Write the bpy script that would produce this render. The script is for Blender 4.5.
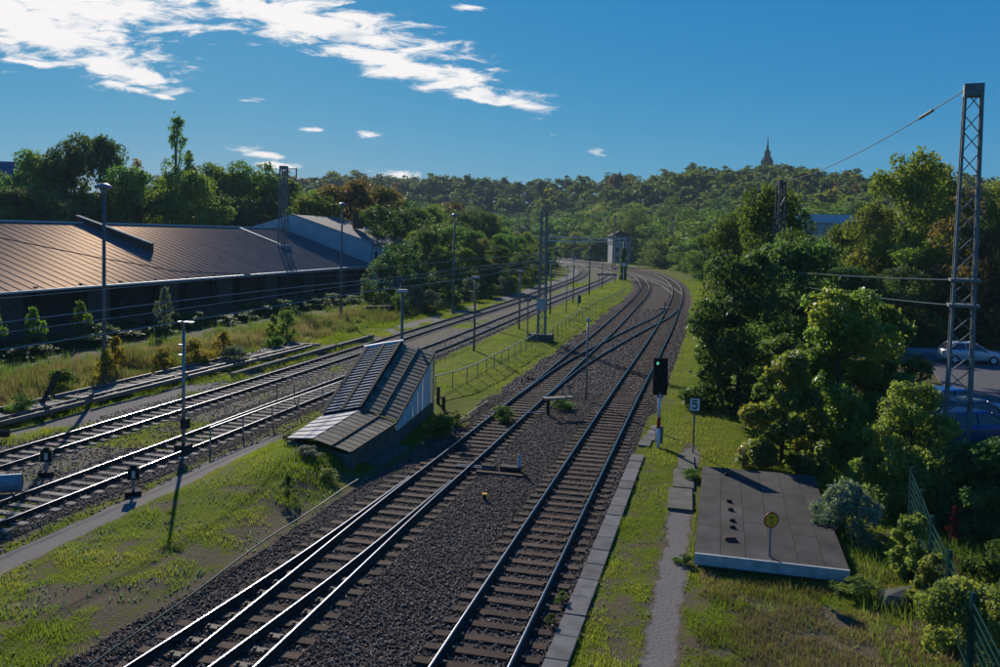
import bpy, math, random
import numpy as np
from mathutils import Vector, Matrix

for o in list(bpy.data.objects):
    bpy.data.objects.remove(o)
scene = bpy.context.scene
COL = scene.collection
R = math.radians

# ------------------------------------------------------------------ camera
CAM_H, PITCH, ROLL = 8.75, math.atan(.05), .022
cam_data = bpy.data.cameras.new('camera')
cam_data.sensor_fit = 'HORIZONTAL'
cam_data.sensor_width = 36
cam_data.lens = 36 * .850
cam_data.shift_y = -.056
cam_data.clip_end = 6000
cam = bpy.data.objects.new('camera', cam_data)
COL.objects.link(cam)
_f = Vector((0, math.cos(PITCH), -math.sin(PITCH)))
_u = Vector((0, math.sin(PITCH), math.cos(PITCH)))
_x = Vector((1, 0, 0))
_r = _x * math.cos(ROLL) + _u * math.sin(ROLL)
_v = _u * math.cos(ROLL) - _x * math.sin(ROLL)
m = Matrix((_r, _v, -_f)).transposed().to_4x4()
m.translation = (0, 0, CAM_H)
cam.matrix_world = m
scene.camera = cam

# ------------------------------------------------------------------ light
SUN_AZ, SUN_EL = R(-18.5), R(24)          # ahead of the camera, a little to the left
sd = bpy.data.lights.new('sun', 'SUN')
sd.energy = 5.0
sd.angle = R(.53)
sd.color = (1, .93, .82)
sun = bpy.data.objects.new('sun', sd)
COL.objects.link(sun)
_s = Vector((math.sin(SUN_AZ) * math.cos(SUN_EL), math.cos(SUN_AZ) * math.cos(SUN_EL), math.sin(SUN_EL)))
sun.rotation_euler = _s.to_track_quat('Z', 'Y').to_euler()
sun.location = (0, 0, 60)

world = bpy.data.worlds.new('World')
scene.world = world
world.use_nodes = True
wt = world.node_tree
wt.nodes.clear()


def N(tree, kind, **kw):
    n = tree.nodes.new(kind)
    for k, v in kw.items():
        if k == 'inp':
            for i, val in v.items():
                n.inputs[i].default_value = val
        else:
            setattr(n, k, v)
    return n


def M(tree, op, a, b=None, c=None, clamp=False):
    n = tree.nodes.new('ShaderNodeMath')
    n.operation = op
    n.use_clamp = clamp
    for i, v in enumerate((a, b, c)):
        if v is None:
            continue
        if isinstance(v, (int, float)):
            n.inputs[i].default_value = v
        else:
            tree.links.new(v, n.inputs[i])
    return n.outputs[0]


def mixc(tree, fac, a, b, mode='MIX'):
    n = tree.nodes.new('ShaderNodeMix')
    n.data_type = 'RGBA'
    n.blend_type = mode
    for s, v in ((n.inputs[0], fac), (n.inputs[6], a), (n.inputs[7], b)):
        if isinstance(v, (int, float)):
            s.default_value = v
        elif isinstance(v, (tuple, list)):
            s.default_value = (*v[:3], 1)
        else:
            tree.links.new(v, s)
    return n.outputs[2]


sky = N(wt, 'ShaderNodeTexSky', sky_type='NISHITA', sun_disc=False, sun_elevation=SUN_EL,
        sun_rotation=SUN_AZ, altitude=300, air_density=1.0, dust_density=.15, ozone_density=2.4)
# the deep, even blue of the photograph: one tone curve per channel over the whole sky
ssp = N(wt, 'ShaderNodeSeparateColor')
wt.links.new(sky.outputs[0], ssp.inputs[0])
scb = N(wt, 'ShaderNodeCombineColor')
for i_, (gain, gam) in enumerate(((.385, 1.85), (.400, .66), (.495, .24))):
    v_ = M(wt, 'POWER', M(wt, 'MULTIPLY', ssp.outputs[i_], .062), gam)
    wt.links.new(M(wt, 'MULTIPLY', v_, gain * 10), scb.inputs[i_])
bg = N(wt, 'ShaderNodeBackground', inp={1: .1})
wt.links.new(scb.outputs[0], bg.inputs[0])
# high thin clouds lying ahead, on the tangent plane of the view heading (+Y)
tc = N(wt, 'ShaderNodeTexCoord')
sep = N(wt, 'ShaderNodeSeparateXYZ')
wt.links.new(tc.outputs['Generated'], sep.inputs[0])
yy = M(wt, 'MAXIMUM', sep.outputs[1], .02)
cx = M(wt, 'DIVIDE', sep.outputs[0], yy)
cz = M(wt, 'DIVIDE', sep.outputs[2], yy)
comb = N(wt, 'ShaderNodeCombineXYZ')
wt.links.new(cx, comb.inputs[0])
wt.links.new(cz, comb.inputs[1])
CLOUDS = [  # centre x, z, half length, half height, tilt
    (-.225, .243, .23, .036, -.22, 1.0), (-.10, .190, .16, .024, -.25, 1.0), (-.02, .160, .10, .013, -.18, .85), (.03, .150, .06, .009, -.05, .8),
    (-.565, .238, .19, .050, -.27, 1.1), (-.46, .186, .12, .018, -.30, .95), (-.53, .272, .26, .045, -.1, 1.1), (-.44, .162, .055, .009, -.2, .8), (-.395, .152, .03, .005, -.2, .75), (-.555, .188, .06, .007, -.10, .9),
    (-.285, .090, .062, .012, -.1, .7), (-.262, .076, .045, .008, -.05, .7), (-.157, .113, .024, .008, -.05, .75),
    (-.122, .066, .060, .012, -.05, .7), (.112, .097, .022, .010, 0, .6), (-.05, .262, .05, .008, 0, .6), (-.01, .193, .035, .006, 0, .6),
    (.06, .118, .02, .004, 0, .5), (-.22, .118, .03, .006, 0, .5), (-.30, .150, .04, .007, 0, .5),
]
acc = None
for (ax, az, la, lb, th, pw) in CLOUDS:
    mp = N(wt, 'ShaderNodeMapping', vector_type='TEXTURE',
           inp={1: (ax, az, 0), 2: (0, 0, th), 3: (la, lb, 1)})
    wt.links.new(comb.outputs[0], mp.inputs[0])
    ln = N(wt, 'ShaderNodeVectorMath', operation='LENGTH')
    wt.links.new(mp.outputs[0], ln.inputs[0])
    w = M(wt, 'SUBTRACT', pw, ln.outputs['Value'])
    acc = w if acc is None else M(wt, 'MAXIMUM', acc, w)
mp = N(wt, 'ShaderNodeMapping', inp={2: (0, 0, .2), 3: (9, 34, 1)})
wt.links.new(comb.outputs[0], mp.inputs[0])
n1 = N(wt, 'ShaderNodeTexNoise', inp={'Scale': 2.2, 'Detail': 10, 'Roughness': .66, 'Distortion': .5})
wt.links.new(mp.outputs[0], n1.inputs[0])
dens = M(wt, 'ADD', M(wt, 'MULTIPLY', acc, .9), M(wt, 'MULTIPLY', M(wt, 'SUBTRACT', n1.outputs[0], .5), 2.5))
mr = N(wt, 'ShaderNodeMapRange', interpolation_type='SMOOTHSTEP', inp={1: .06, 2: .62, 3: 0, 4: 1})
wt.links.new(dens, mr.inputs[0])
front = M(wt, 'GREATER_THAN', sep.outputs[1], .03)
inside = M(wt, 'GREATER_THAN', acc, -.35)
cov = M(wt, 'MULTIPLY', M(wt, 'MULTIPLY', mr.outputs[0], front), inside)
n2 = N(wt, 'ShaderNodeTexNoise', inp={'Scale': 1.1, 'Detail': 5, 'Roughness': .5})
mp2 = N(wt, 'ShaderNodeMapping', inp={1: (3.3, 1.7, 0), 2: (0, 0, .2), 3: (10, 26, 1)})
wt.links.new(comb.outputs[0], mp2.inputs[0])
wt.links.new(mp2.outputs[0], n2.inputs[0])
mr2 = N(wt, 'ShaderNodeMapRange', interpolation_type='SMOOTHSTEP', inp={1: .58, 2: .70, 3: 0, 4: .6})
wt.links.new(n2.outputs[0], mr2.inputs[0])
ccol = mixc(wt, mr2.outputs[0], (.96, .93, .92), (.42, .52, .66))
bgc = N(wt, 'ShaderNodeBackground', inp={1: .82})
wt.links.new(ccol, bgc.inputs[0])
mx = N(wt, 'ShaderNodeMixShader')
wt.links.new(cov, mx.inputs[0])
wt.links.new(bg.outputs[0], mx.inputs[1])
wt.links.new(bgc.outputs[0], mx.inputs[2])
wo = N(wt, 'ShaderNodeOutputWorld')
wt.links.new(mx.outputs[0], wo.inputs[0])

scene.view_settings.view_transform = 'Standard'
scene.view_settings.look = 'None'
scene.view_settings.exposure = .32
scene.view_settings.gamma = 1
scene.render.engine = 'CYCLES'
scene.cycles.max_bounces = 7
scene.cycles.diffuse_bounces = 4
scene.cycles.glossy_bounces = 2
scene.cycles.transmission_bounces = 3
scene.cycles.transparent_max_bounces = 4
scene.cycles.use_denoising = True
scene.cycles.sample_clamp_indirect = 4

rng = np.random.default_rng(11)
random.seed(5)

# ------------------------------------------------------------------ helpers
HX, HY = .2526, .9676                    # heading of the straight tracks


def ST(s, t):                            # along / across the straight tracks -> ground x, y
    return (s * HX + t * HY, s * HY - t * HX)


HEAD = math.atan2(HY, HX) - math.pi / 2  # rotation about z that turns +Y onto the heading


def material(name, col, rough=.8, col2=None, scale=4., metal=0., bump=0., bscale=None, spec=.12, detail=4, rnd=0., stretch=None, trans=0.):
    mt = bpy.data.materials.new(name)
    mt.use_nodes = True
    t = mt.node_tree
    b = t.nodes['Principled BSDF']
    b.inputs['Roughness'].default_value = rough
    b.inputs['Metallic'].default_value = metal
    b.inputs['Specular IOR Level'].default_value = spec
    co = N(t, 'ShaderNodeTexCoord').outputs['Object']
    if stretch:
        mp = N(t, 'ShaderNodeMapping', inp={3: stretch})
        t.links.new(co, mp.inputs[0])
        co = mp.outputs[0]
    if rnd:
        oi = N(t, 'ShaderNodeObjectInfo')
        va = N(t, 'ShaderNodeVectorMath', operation='ADD')
        vs = N(t, 'ShaderNodeVectorMath', operation='SCALE', inp={3: 37.})
        cb = N(t, 'ShaderNodeCombineXYZ')
        for i in range(3):
            t.links.new(oi.outputs['Random'], cb.inputs[i])
        t.links.new(cb.outputs[0], vs.inputs[0])
        t.links.new(co, va.inputs[0])
        t.links.new(vs.outputs[0], va.inputs[1])
        co = va.outputs[0]
    nz = N(t, 'ShaderNodeTexNoise', inp={'Scale': scale, 'Detail': detail, 'Roughness': .62})
    t.links.new(co, nz.inputs[0])
    c2 = col2 or tuple(c * .62 for c in col)
    mr = N(t, 'ShaderNodeMapRange', inp={1: .32, 2: .68, 3: 0, 4: 1})
    t.links.new(nz.outputs[0], mr.inputs[0])
    c = mixc(t, mr.outputs[0], col, c2)
    if rnd:
        hv = N(t, 'ShaderNodeHueSaturation')
        t.links.new(c, hv.inputs[4])
        t.links.new(M(t, 'ADD', M(t, 'MULTIPLY', oi.outputs['Random'], 2 * rnd), 1 - rnd), hv.inputs[2])
        c = hv.outputs[0]
    t.links.new(c, b.inputs['Base Color'])
    if bump:
        nb = N(t, 'ShaderNodeTexNoise', inp={'Scale': bscale or scale * 4, 'Detail': 5, 'Roughness': .65})
        t.links.new(co, nb.inputs[0])
        bp = N(t, 'ShaderNodeBump', inp={'Strength': 1., 'Distance': bump})
        t.links.new(nb.outputs[0], bp.inputs['Height'])
        t.links.new(bp.outputs[0], b.inputs['Normal'])
    return mt


def leafmat(name, dark, light, alt, trans=.46, rough=.6, spec=.10):
    """foliage: colour by the per-leaf 'tint' (its own colour), part of the light passes through"""
    mt = bpy.data.materials.new(name)
    mt.use_nodes = True
    t = mt.node_tree
    t.nodes.clear()
    at = N(t, 'ShaderNodeAttribute', attribute_name='tint')
    rp = N(t, 'ShaderNodeValToRGB')
    e = rp.color_ramp.elements
    e[0].position, e[0].color = 0, (*dark, 1)
    e[1].position, e[1].color = .62, (*light, 1)
    k = e.new(1.)
    k.color = (*alt, 1)
    t.links.new(at.outputs['Fac'], rp.inputs[0])
    oi = N(t, 'ShaderNodeObjectInfo')
    hv = N(t, 'ShaderNodeHueSaturation', inp={1: 1.})
    t.links.new(rp.outputs[0], hv.inputs[4])
    t.links.new(M(t, 'ADD', M(t, 'MULTIPLY', oi.outputs['Random'], .5), .75), hv.inputs[2])
    t.links.new(M(t, 'ADD', M(t, 'MULTIPLY', oi.outputs['Random'], .05), .475), hv.inputs[0])
    pb = N(t, 'ShaderNodeBsdfPrincipled', inp={'Roughness': rough, 'Specular IOR Level': spec})
    tr = N(t, 'ShaderNodeBsdfTranslucent')
    t.links.new(hv.outputs[0], pb.inputs['Base Color'])
    br = mixc(t, 1., hv.outputs[0], (1.5, 1.45, .85), 'MULTIPLY')
    t.links.new(br, tr.inputs[0])
    ms = N(t, 'ShaderNodeMixShader', inp={0: trans})
    t.links.new(pb.outputs[0], ms.inputs[1])
    t.links.new(tr.outputs[0], ms.inputs[2])
    ou = N(t, 'ShaderNodeOutputMaterial')
    t.links.new(ms.outputs[0], ou.inputs[0])
    return mt


class MB:
    """collects simple shapes, then links them as ONE mesh object"""

    def __init__(self):
        self.v, self.f, self.m = [], [], []

    def add(self, vs, fs, mat=0):
        n = len(self.v)
        self.v += [tuple(p) for p in vs]
        self.f += [tuple(i + n for i in q) for q in fs]
        self.m += [mat] * len(fs)
        return self

    def box(self, c, s, rz=0., mat=0, taper=1.):
        x, y, z = s[0] / 2, s[1] / 2, s[2] / 2
        k = taper
        pts = [(-x, -y, -z), (x, -y, -z), (x, y, -z), (-x, y, -z), (-x * k, -y * k, z), (x * k, -y * k, z), (x * k, y * k, z), (-x * k, y * k, z)]
        ca, sa = math.cos(rz), math.sin(rz)
        pts = [(c[0] + p[0] * ca - p[1] * sa, c[1] + p[0] * sa + p[1] * ca, c[2] + p[2]) for p in pts]
        return self.add(pts, [(3, 2, 1, 0), (4, 5, 6, 7), (0, 1, 5, 4), (1, 2, 6, 5), (2, 3, 7, 6), (3, 0, 4, 7)], mat)

    def hexa(self, low, high, mat=0):
        n = len(low)
        return self.add(list(low) + list(high), [tuple(range(n - 1, -1, -1)), tuple(range(n, 2 * n))] + [(i, (i + 1) % n, n + (i + 1) % n, n + i) for i in range(n)], mat)

    def slab(self, quad, th, mat=0):
        """a plate of thickness th below the given (upper) polygon"""
        q = [Vector(p) for p in quad]
        nrm = (q[1] - q[0]).cross(q[2] - q[0]).normalized()
        return self.hexa([p - nrm * th for p in q], q, mat)

    def beam(self, a, b, w, h=None, mat=0):
        a, b = Vector(a), Vector(b)
        h = h or w
        d = (b - a).normalized()
        up = Vector((0, 0, 1)) if abs(d.z) < .95 else Vector((0, 1, 0))
        sx = d.cross(up).normalized() * w / 2
        sy = d.cross(sx).normalized() * h / 2
        lo = [a - sx - sy, a + sx - sy, a + sx + sy, a - sx + sy]
        return self.hexa(lo, [p + (b - a) for p in lo], mat)

    def tube(self, pts, r, n=6, mat=0, cap=True):
        pts = [Vector(p) for p in pts]
        rr = r if isinstance(r, (list, tuple)) else [r] * len(pts)
        vs, fs = [], []
        for i, p in enumerate(pts):
            d = (pts[min(i + 1, len(pts) - 1)] - pts[max(i - 1, 0)]).normalized()
            up = Vector((0, 0, 1)) if abs(d.z) < .9 else Vector((1, 0, 0))
            a = d.cross(up).normalized()
            b = d.cross(a)
            for k in range(n):
                q = 2 * math.pi * k / n
                vs.append(p + (a * math.cos(q) + b * math.sin(q)) * rr[i])
        for i in range(len(pts) - 1):
            for k in range(n):
                fs.append((i * n + k, (i + 1) * n + k, (i + 1) * n + (k + 1) % n, i * n + (k + 1) % n))
        if cap:
            fs.append(tuple(range(n)))
            fs.append(tuple((len(pts) - 1) * n + k for k in range(n - 1, -1, -1)))
        return self.add(vs, fs, mat)

    def lathe(self, prof, c=(0, 0, 0), n=12, mat=0):
        vs, fs = [], []
        for (r, z) in prof:
            for k in range(n):
                q = 2 * math.pi * k / n
                vs.append((c[0] + r * math.cos(q), c[1] + r * math.sin(q), c[2] + z))
        for i in range(len(prof) - 1):
            for k in range(n):
                fs.append((i * n + k, i * n + (k + 1) % n, (i + 1) * n + (k + 1) % n, (i + 1) * n + k))
        return self.add(vs, fs, mat)

    def build(self, name, mats, parent=None, smooth=False, bevel=0.):
        me = bpy.data.meshes.new(name)
        me.from_pydata(self.v, [], self.f)
        for q in (mats if isinstance(mats, (list, tuple)) else [mats]):
            me.materials.append(q)
        me.polygons.foreach_set('material_index', self.m)
        if smooth:
            me.polygons.foreach_set('use_smooth', [True] * len(self.f))
        me.update()
        o = bpy.data.objects.new(name, me)
        COL.objects.link(o)
        if parent:
            o.parent = parent
        if bevel:
            bv = o.modifiers.new('edge', 'BEVEL')
            bv.width = bevel
            bv.segments = 2
            bv.limit_method = 'ANGLE'
        return o


def npmesh(name, verts, faces, mats, parent=None, midx=None, tint=None, smooth=False):
    """mesh from numpy arrays, faces all of one size (n, k)"""
    me = bpy.data.meshes.new(name)
    nv, (nf, k) = len(verts), faces.shape
    me.vertices.add(nv)
    me.vertices.foreach_set('co', np.ascontiguousarray(verts, np.float32).ravel())
    me.loops.add(nf * k)
    me.loops.foreach_set('vertex_index', np.ascontiguousarray(faces, np.int32).ravel())
    me.polygons.add(nf)
    me.polygons.foreach_set('loop_start', np.arange(0, nf * k, k, dtype=np.int32))
    if midx is not None:
        me.polygons.foreach_set('material_index', np.asarray(midx, np.int32))
    if smooth:
        me.polygons.foreach_set('use_smooth', np.ones(nf, bool))
    for q in (mats if isinstance(mats, (list, tuple)) else [mats]):
        me.materials.append(q)
    if tint is not None:
        a = me.attributes.new('tint', 'FLOAT', 'FACE')
        a.data.foreach_set('value', np.ascontiguousarray(tint, np.float32))
    me.update(calc_edges=True)
    o = bpy.data.objects.new(name, me)
    COL.objects.link(o)
    if parent:
        o.parent = parent
    return o


def tag(o, label=None, cat=None, group=None, kind=None):
    if label: o['label'] = label
    if cat: o['category'] = cat
    if group: o['group'] = group
    if kind: o['kind'] = kind
    return o


def thing(name, label, cat, loc=(0, 0, 0), rz=0., group=None):
    o = bpy.data.objects.new(name, None)
    o.empty_display_size = .3
    COL.objects.link(o)
    o.location = loc
    o.rotation_euler = (0, 0, rz)
    return tag(o, label, cat, group)


KIDS = {}


def copy_tree(root, loc, rz=0., scale=1., label=None, group=None):
    def cp(o, par):
        c = o.copy()
        COL.objects.link(c)
        if par: c.parent = par
        for ch in o.children:
            cp(ch, c)
        return c
    c = cp(root, None)
    c.location = loc
    c.rotation_euler = (0, 0, rz)
    c.scale = scale if isinstance(scale, tuple) else (scale,) * 3
    if label: c['label'] = label
    if group: c['group'] = group
    elif 'group' in c: del c['group']
    return c


def spline(pts, step=.8, smooth=6):
    """smooth curve through control points, evenly resampled"""
    p = np.array(pts, float)
    ext = np.vstack([2 * p[0] - p[1], p, 2 * p[-1] - p[-2]])
    out = []
    for i in range(1, len(ext) - 2):
        a, b, c, d = ext[i - 1:i + 3]
        for t in np.linspace(0, 1, 40, endpoint=False):
            out.append(.5 * (2 * b + (c - a) * t + (2 * a - 5 * b + 4 * c - d) * t * t + (3 * b - a - 3 * c + d) * t ** 3))
    out = np.array(out + [p[-1]])
    L = np.r_[0, np.cumsum(np.hypot(*np.diff(out, axis=0).T))]
    q = np.arange(0, L[-1], step)
    r = np.c_[np.interp(q, L, out[:, 0]), np.interp(q, L, out[:, 1])]
    for _ in range(smooth):
        m = r.copy()
        m[1:-1] = (r[:-2] + 2 * r[1:-1] + r[2:]) / 4
        r = m
    return r


def normals2(p):
    d = np.gradient(p, axis=0)
    d /= np.hypot(d[:, 0], d[:, 1])[:, None]
    return np.c_[d[:, 1], -d[:, 0]]        # to the right of travel


def signed_dist(xy, line):
    """signed distance to a polyline, positive on its right"""
    best = np.full(len(xy), 1e9)
    sg = np.zeros(len(xy))
    ln = line[::3]
    for a, b in zip(ln[:-1], ln[1:]):
        d = b - a
        L2 = d @ d
        t = np.clip(((xy - a) @ d) / L2, 0, 1)
        q = xy - a - t[:, None] * d
        r = (q * q).sum(1)
        m = r < best
        best[m] = r[m]
        sg[m] = np.sign(d[1] * q[m, 0] - d[0] * q[m, 1])
    return np.sqrt(best) * sg


def vnoise(x, y, sc, seed=0):
    """cheap smooth value noise 0..1"""
    g = np.random.default_rng(seed).random((64, 64))
    u, v = x / sc, y / sc
    i, j = np.floor(u).astype(int), np.floor(v).astype(int)
    a, b = u - i, v - j
    a, b = a * a * (3 - 2 * a), b * b * (3 - 2 * b)
    i0, j0, i1, j1 = i % 64, j % 64, (i + 1) % 64, (j + 1) % 64
    return (g[i0, j0] * (1 - a) + g[i1, j0] * a) * (1 - b) + (g[i0, j1] * (1 - a) + g[i1, j1] * a) * b


def sstep(a, b, x):
    t = np.clip((x - a) / (b - a), 0, 1)
    return t * t * (3 - 2 * t)
# ------------------------------------------------------------------ materials
m_rust = material('rail_rust', (.060, .040, .030), .75, (.032, .024, .020), 6, bump=.002)
m_steel = material('rail_running_face', (.15, .15, .175), .22, (.10, .10, .12), 3, metal=1., stretch=(.3, .3, 1))
m_worn = material('dull_rail_face', (.21, .19, .17), .6, (.12, .095, .08), 3, metal=.1)
m_wood = material('tarred_sleeper_wood', (.088, .054, .039), .9, (.042, .028, .021), 5, bump=.006, bscale=22, rnd=.38, stretch=(.4, 4, 4))
m_pale = material('weathered_sleeper_wood', (.27, .235, .195), .9, (.14, .12, .10), 5, bump=.006, bscale=22, rnd=.28, stretch=(.4, 4, 4))
m_plate = material('rusty_fastening', (.085, .055, .04), .7, (.04, .03, .025), 9)
m_conc = material('weathered_concrete', (.30, .29, .27), .9, (.19, .185, .17), 2.2, bump=.006, bscale=26, rnd=.12)
m_edge = material('worn_platform_edge', (.165, .16, .155), .9, (.095, .092, .085), 2.5, bump=.006, bscale=26, rnd=.2)
m_concd = material('dark_mossy_concrete', (.14, .135, .115), .92, (.075, .08, .055), 2.2, bump=.008, bscale=20, rnd=.1)
m_felt = material('roofing_felt', (.085, .076, .068), .9, (.040, .037, .034), .9, bump=.004, bscale=30, rnd=.16)
m_white = material('white_paint', (.78, .78, .76), .55, (.62, .62, .60), 3)
m_dirtywhite = material('dirty_white_paint', (.50, .52, .50), .7, (.30, .32, .30), 4)
m_black = material('black_paint', (.012, .012, .013), .9, (.02, .02, .02), 4)
m_red = material('red_paint', (.40, .035, .022), .5, (.30, .03, .02), 5)
m_yel = material('yellow_paint', (.85, .44, .03), .45, (.75, .38, .028), 5)
m_grey = material('galvanised_steel', (.30, .31, .32), .5, (.20, .21, .215), 6, metal=.5)
m_post = material('grey_green_post_paint', (.17, .185, .18), .6, (.10, .112, .11), 6)
m_mast = material('mast_steel', (.20, .225, .215), .6, (.14, .155, .15), 3, metal=.1)
m_far = material('dark_far_steel', (.10, .12, .12), .6, (.05, .06, .06), 3)
m_green = material('green_fence_paint', (.008, .065, .050), .5, (.006, .048, .037), 5, spec=.15)
m_wire = material('wire_metal', (.34, .36, .35), .35, (.22, .24, .23), 9, metal=.7)
m_stone = material('ballast_stone', (.20, .178, .165), .8, (.075, .068, .066), 3, spec=.45)
m_shedwall = material('dark_brown_boards', (.045, .034, .028), .9, (.028, .023, .02), 2)  # even dark brown boards on every shed wall
m_brick = material('dark_brick', (.13, .075, .055), .9, (.08, .05, .04), 3, bump=.01)
m_timber = material('dark_stained_timber', (.055, .047, .042), .85, (.022, .02, .019), 3)
m_door = material('grey_timber_door', (.095, .082, .07), .8, (.055, .048, .042), 3)
m_zinc = material('shed_roof_sheet', (.135, .13, .127), .32, (.088, .092, .096), .6, metal=.0, rnd=.10, stretch=(1, .25, 1), spec=.0)
# weak glossy layer over the grey sheet; warm sun glint put into its tint
_t = m_zinc.node_tree
_g = N(_t, 'ShaderNodeBsdfGlossy', inp={'Roughness': .31})
_g.inputs['Color'].default_value = (.0150, .0108, .0075, 1)
_a = N(_t, 'ShaderNodeAddShader')
_t.links.new(_t.nodes['Principled BSDF'].outputs[0], _a.inputs[0])
_t.links.new(_g.outputs[0], _a.inputs[1])
_t.links.new(_a.outputs[0], _t.nodes['Material Output'].inputs['Surface'])
m_trim = material('pale_metal_trim', (.62, .62, .60), .5, (.5, .5, .49), 5, metal=.1)
m_render = material('shaded_white_render', (.42, .50, .53), .9, (.30, .36, .385), .8, bump=.01)  # white render, with the bluish tone of its shade put into the colour
m_tile = material('brown_grey_roof_tile', (.20, .165, .145), .85, (.12, .10, .09), 1.2, bump=.02)
m_glass = material('dark_window_glass', (.02, .026, .03), .08, (.03, .035, .04), 2, spec=.8)
m_asph = material('asphalt', (.115, .108, .112), .9, (.085, .082, .085), 1.5, bump=.003, bscale=60)
m_mossroof = material('mossy_brown_sheet', (.185, .155, .115), .85, (.095, .085, .060), 1.6, bump=.008, rnd=.3)
m_lightsheet = material('sunlit_pale_sheet', (.60, .56, .50), .85, (.42, .38, .34), 3, bump=.004, rnd=.12)  # pale sheet; sunlight caught by the left slope put into its colour
m_copper = material('dark_slate', (.006, .010, .013), .9, (.004, .007, .009), 3)
m_bark = material('bark', (.07, .058, .045), .95, (.04, .034, .028), 4, bump=.02)
m_birch = material('birch_bark', (.36, .35, .32), .9, (.10, .09, .08), 4)

# foliage palettes 
L_dark = leafmat('dark_green_leaf', (0.043, 0.084, 0.027), (0.078, 0.142, 0.038), (0.135, 0.176, 0.041))
L_mid = leafmat('mid_green_leaf', (0.061, 0.115, 0.027), (0.115, 0.196, 0.038), (0.176, 0.216, 0.041))
L_yel = leafmat('yellowing_leaf', (0.101, 0.155, 0.030), (0.189, 0.243, 0.043), (0.297, 0.257, 0.046))
L_pale = leafmat('light_green_leaf', (0.121, 0.182, 0.046), (0.223, 0.290, 0.068), (0.311, 0.324, 0.074))
L_rust = leafmat('autumn_brown_leaf', (0.101, 0.097, 0.032), (0.176, 0.142, 0.041), (0.230, 0.149, 0.041))
L_silver = leafmat('silvery_leaf', (0.081, 0.115, 0.074), (0.162, 0.209, 0.142), (0.230, 0.257, 0.162), trans=.3)
L_bush = leafmat('glossy_bush_leaf', (0.088, 0.142, 0.035), (0.169, 0.236, 0.049), (0.365, 0.297, 0.047), rough=.42, spec=.3, trans=.55)
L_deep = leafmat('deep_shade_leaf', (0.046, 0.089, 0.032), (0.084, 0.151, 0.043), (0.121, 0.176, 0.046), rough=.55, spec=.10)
L_grass = leafmat('grass_blade', (.062, .104, .014), (.138, .188, .020), (.23, .215, .05), trans=.55, spec=.04)
L_dry = leafmat('dry_grass_blade', (.080, .10, .030), (.19, .175, .08), (.38, .33, .21), trans=.4, spec=.08)
L_gold = leafmat('golden_weed_leaf', (.13, .10, .018), (.25, .19, .025), (.34, .22, .03), trans=.4)
L_red = leafmat('red_creeper_leaf', (.11, .010, .008), (.19, .018, .014), (.17, .03, .014), trans=.3)

# ------------------------------------------------------------------ ground
trk = {
    'D': [(-4.2, 1.5), (-.44, 16.44), (2.95, 30), (6.57, 44.5), (13.05, 70), (16.6, 84.3), (22.9, 110.8), (27.7, 132.3), (32.6, 158),
          (36.3, 185.5), (39.0, 217), (39.3, 243.5), (37.65, 263), (33.8, 293), (28, 326), (18, 362), (2, 402), (-28, 450)],
    'C': [(-9.2, 1.5), (-5.4, 16.4), (-2.95, 26.5), (-1.44, 32.3), (.9, 41.6), (2.75, 48.9), (6.1, 62.9), (10.35, 80), (19.15, 117.8), (22.95, 135.4),
          (26.1, 152.5), (29.6, 178.4), (31.4, 199.1), (31.5, 219), (29.6, 245), (25.6, 272), (19.5, 300), (8, 345), (-10, 390)],
    'C1': [(-12.1, 1.5), (-9.5, 7.5), (-7.75, 12.2), (-6.1, 16.9), (-4.42, 21.9), (-3.05, 26.7), (-2.2, 29.7)],
    'X': [(1.9, 45.4), (2.85, 48.9), (5.05, 56.7), (9.06, 68.6), (14.7, 84.3), (18.1, 93.6), (22.3, 108.3), (24.4, 117.5)],
    'Y': [(27.9, 133), (30.1, 152), (31.45, 170), (31.75, 186), (31.5, 203)],
    'B': [(-20.9, 1.5), (-14.66, 25.5), (-12.13, 35.2), (-8.47, 49.8), (-5.2, 62.5), (-3.1, 70.8), (5.98, 109.7), (11.8, 133.3), (20.6, 169.8),
          (24.6, 190), (26.7, 212), (26.4, 240), (24, 264), (19, 290), (10, 320), (-8, 362)],
    'A': [(-25.7, 1.5), (-17.94, 31.3), (-12.42, 52.5), (-5.84, 79.5), (2.5, 113), (7.7, 137), (11.6, 155), (15.2, 172), (18.8, 193), (21.7, 219),
          (22.6, 243), (20, 270), (14, 298), (2, 335), (-18, 375)],
}
LN = {k: spline(v) for k, v in trk.items()}


# distance fields to the tracks on a half metre raster, read back by interpolation
ZX, ZY = np.arange(-160, 181, .75), np.arange(-14, 481, .75)
_zx, _zy = np.meshgrid(ZX, ZY)
ZF = {k: signed_dist(np.c_[_zx.ravel(), _zy.ravel()], LN[k]).reshape(_zx.shape) for k in ('A', 'B', 'C', 'D', 'C1')}


def zone(xy):
    fx = np.clip((xy[:, 0] - ZX[0]) / .75, 0, len(ZX) - 1.001)
    fy = np.clip((xy[:, 1] - ZY[0]) / .75, 0, len(ZY) - 1.001)
    i, j = fx.astype(int), fy.astype(int)
    a, b = fx - i, fy - j
    o = {}
    for k, F in ZF.items():
        o[k] = (F[j, i] * (1 - a) + F[j, i + 1] * a) * (1 - b) + (F[j + 1, i] * (1 - a) + F[j + 1, i + 1] * a) * b
    d, d1 = o, o['C1']
    s = xy[:, 0] * HX + xy[:, 1] * HY
    t = xy[:, 0] * HY - xy[:, 1] * HX
    return d, d1, s, t


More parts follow.
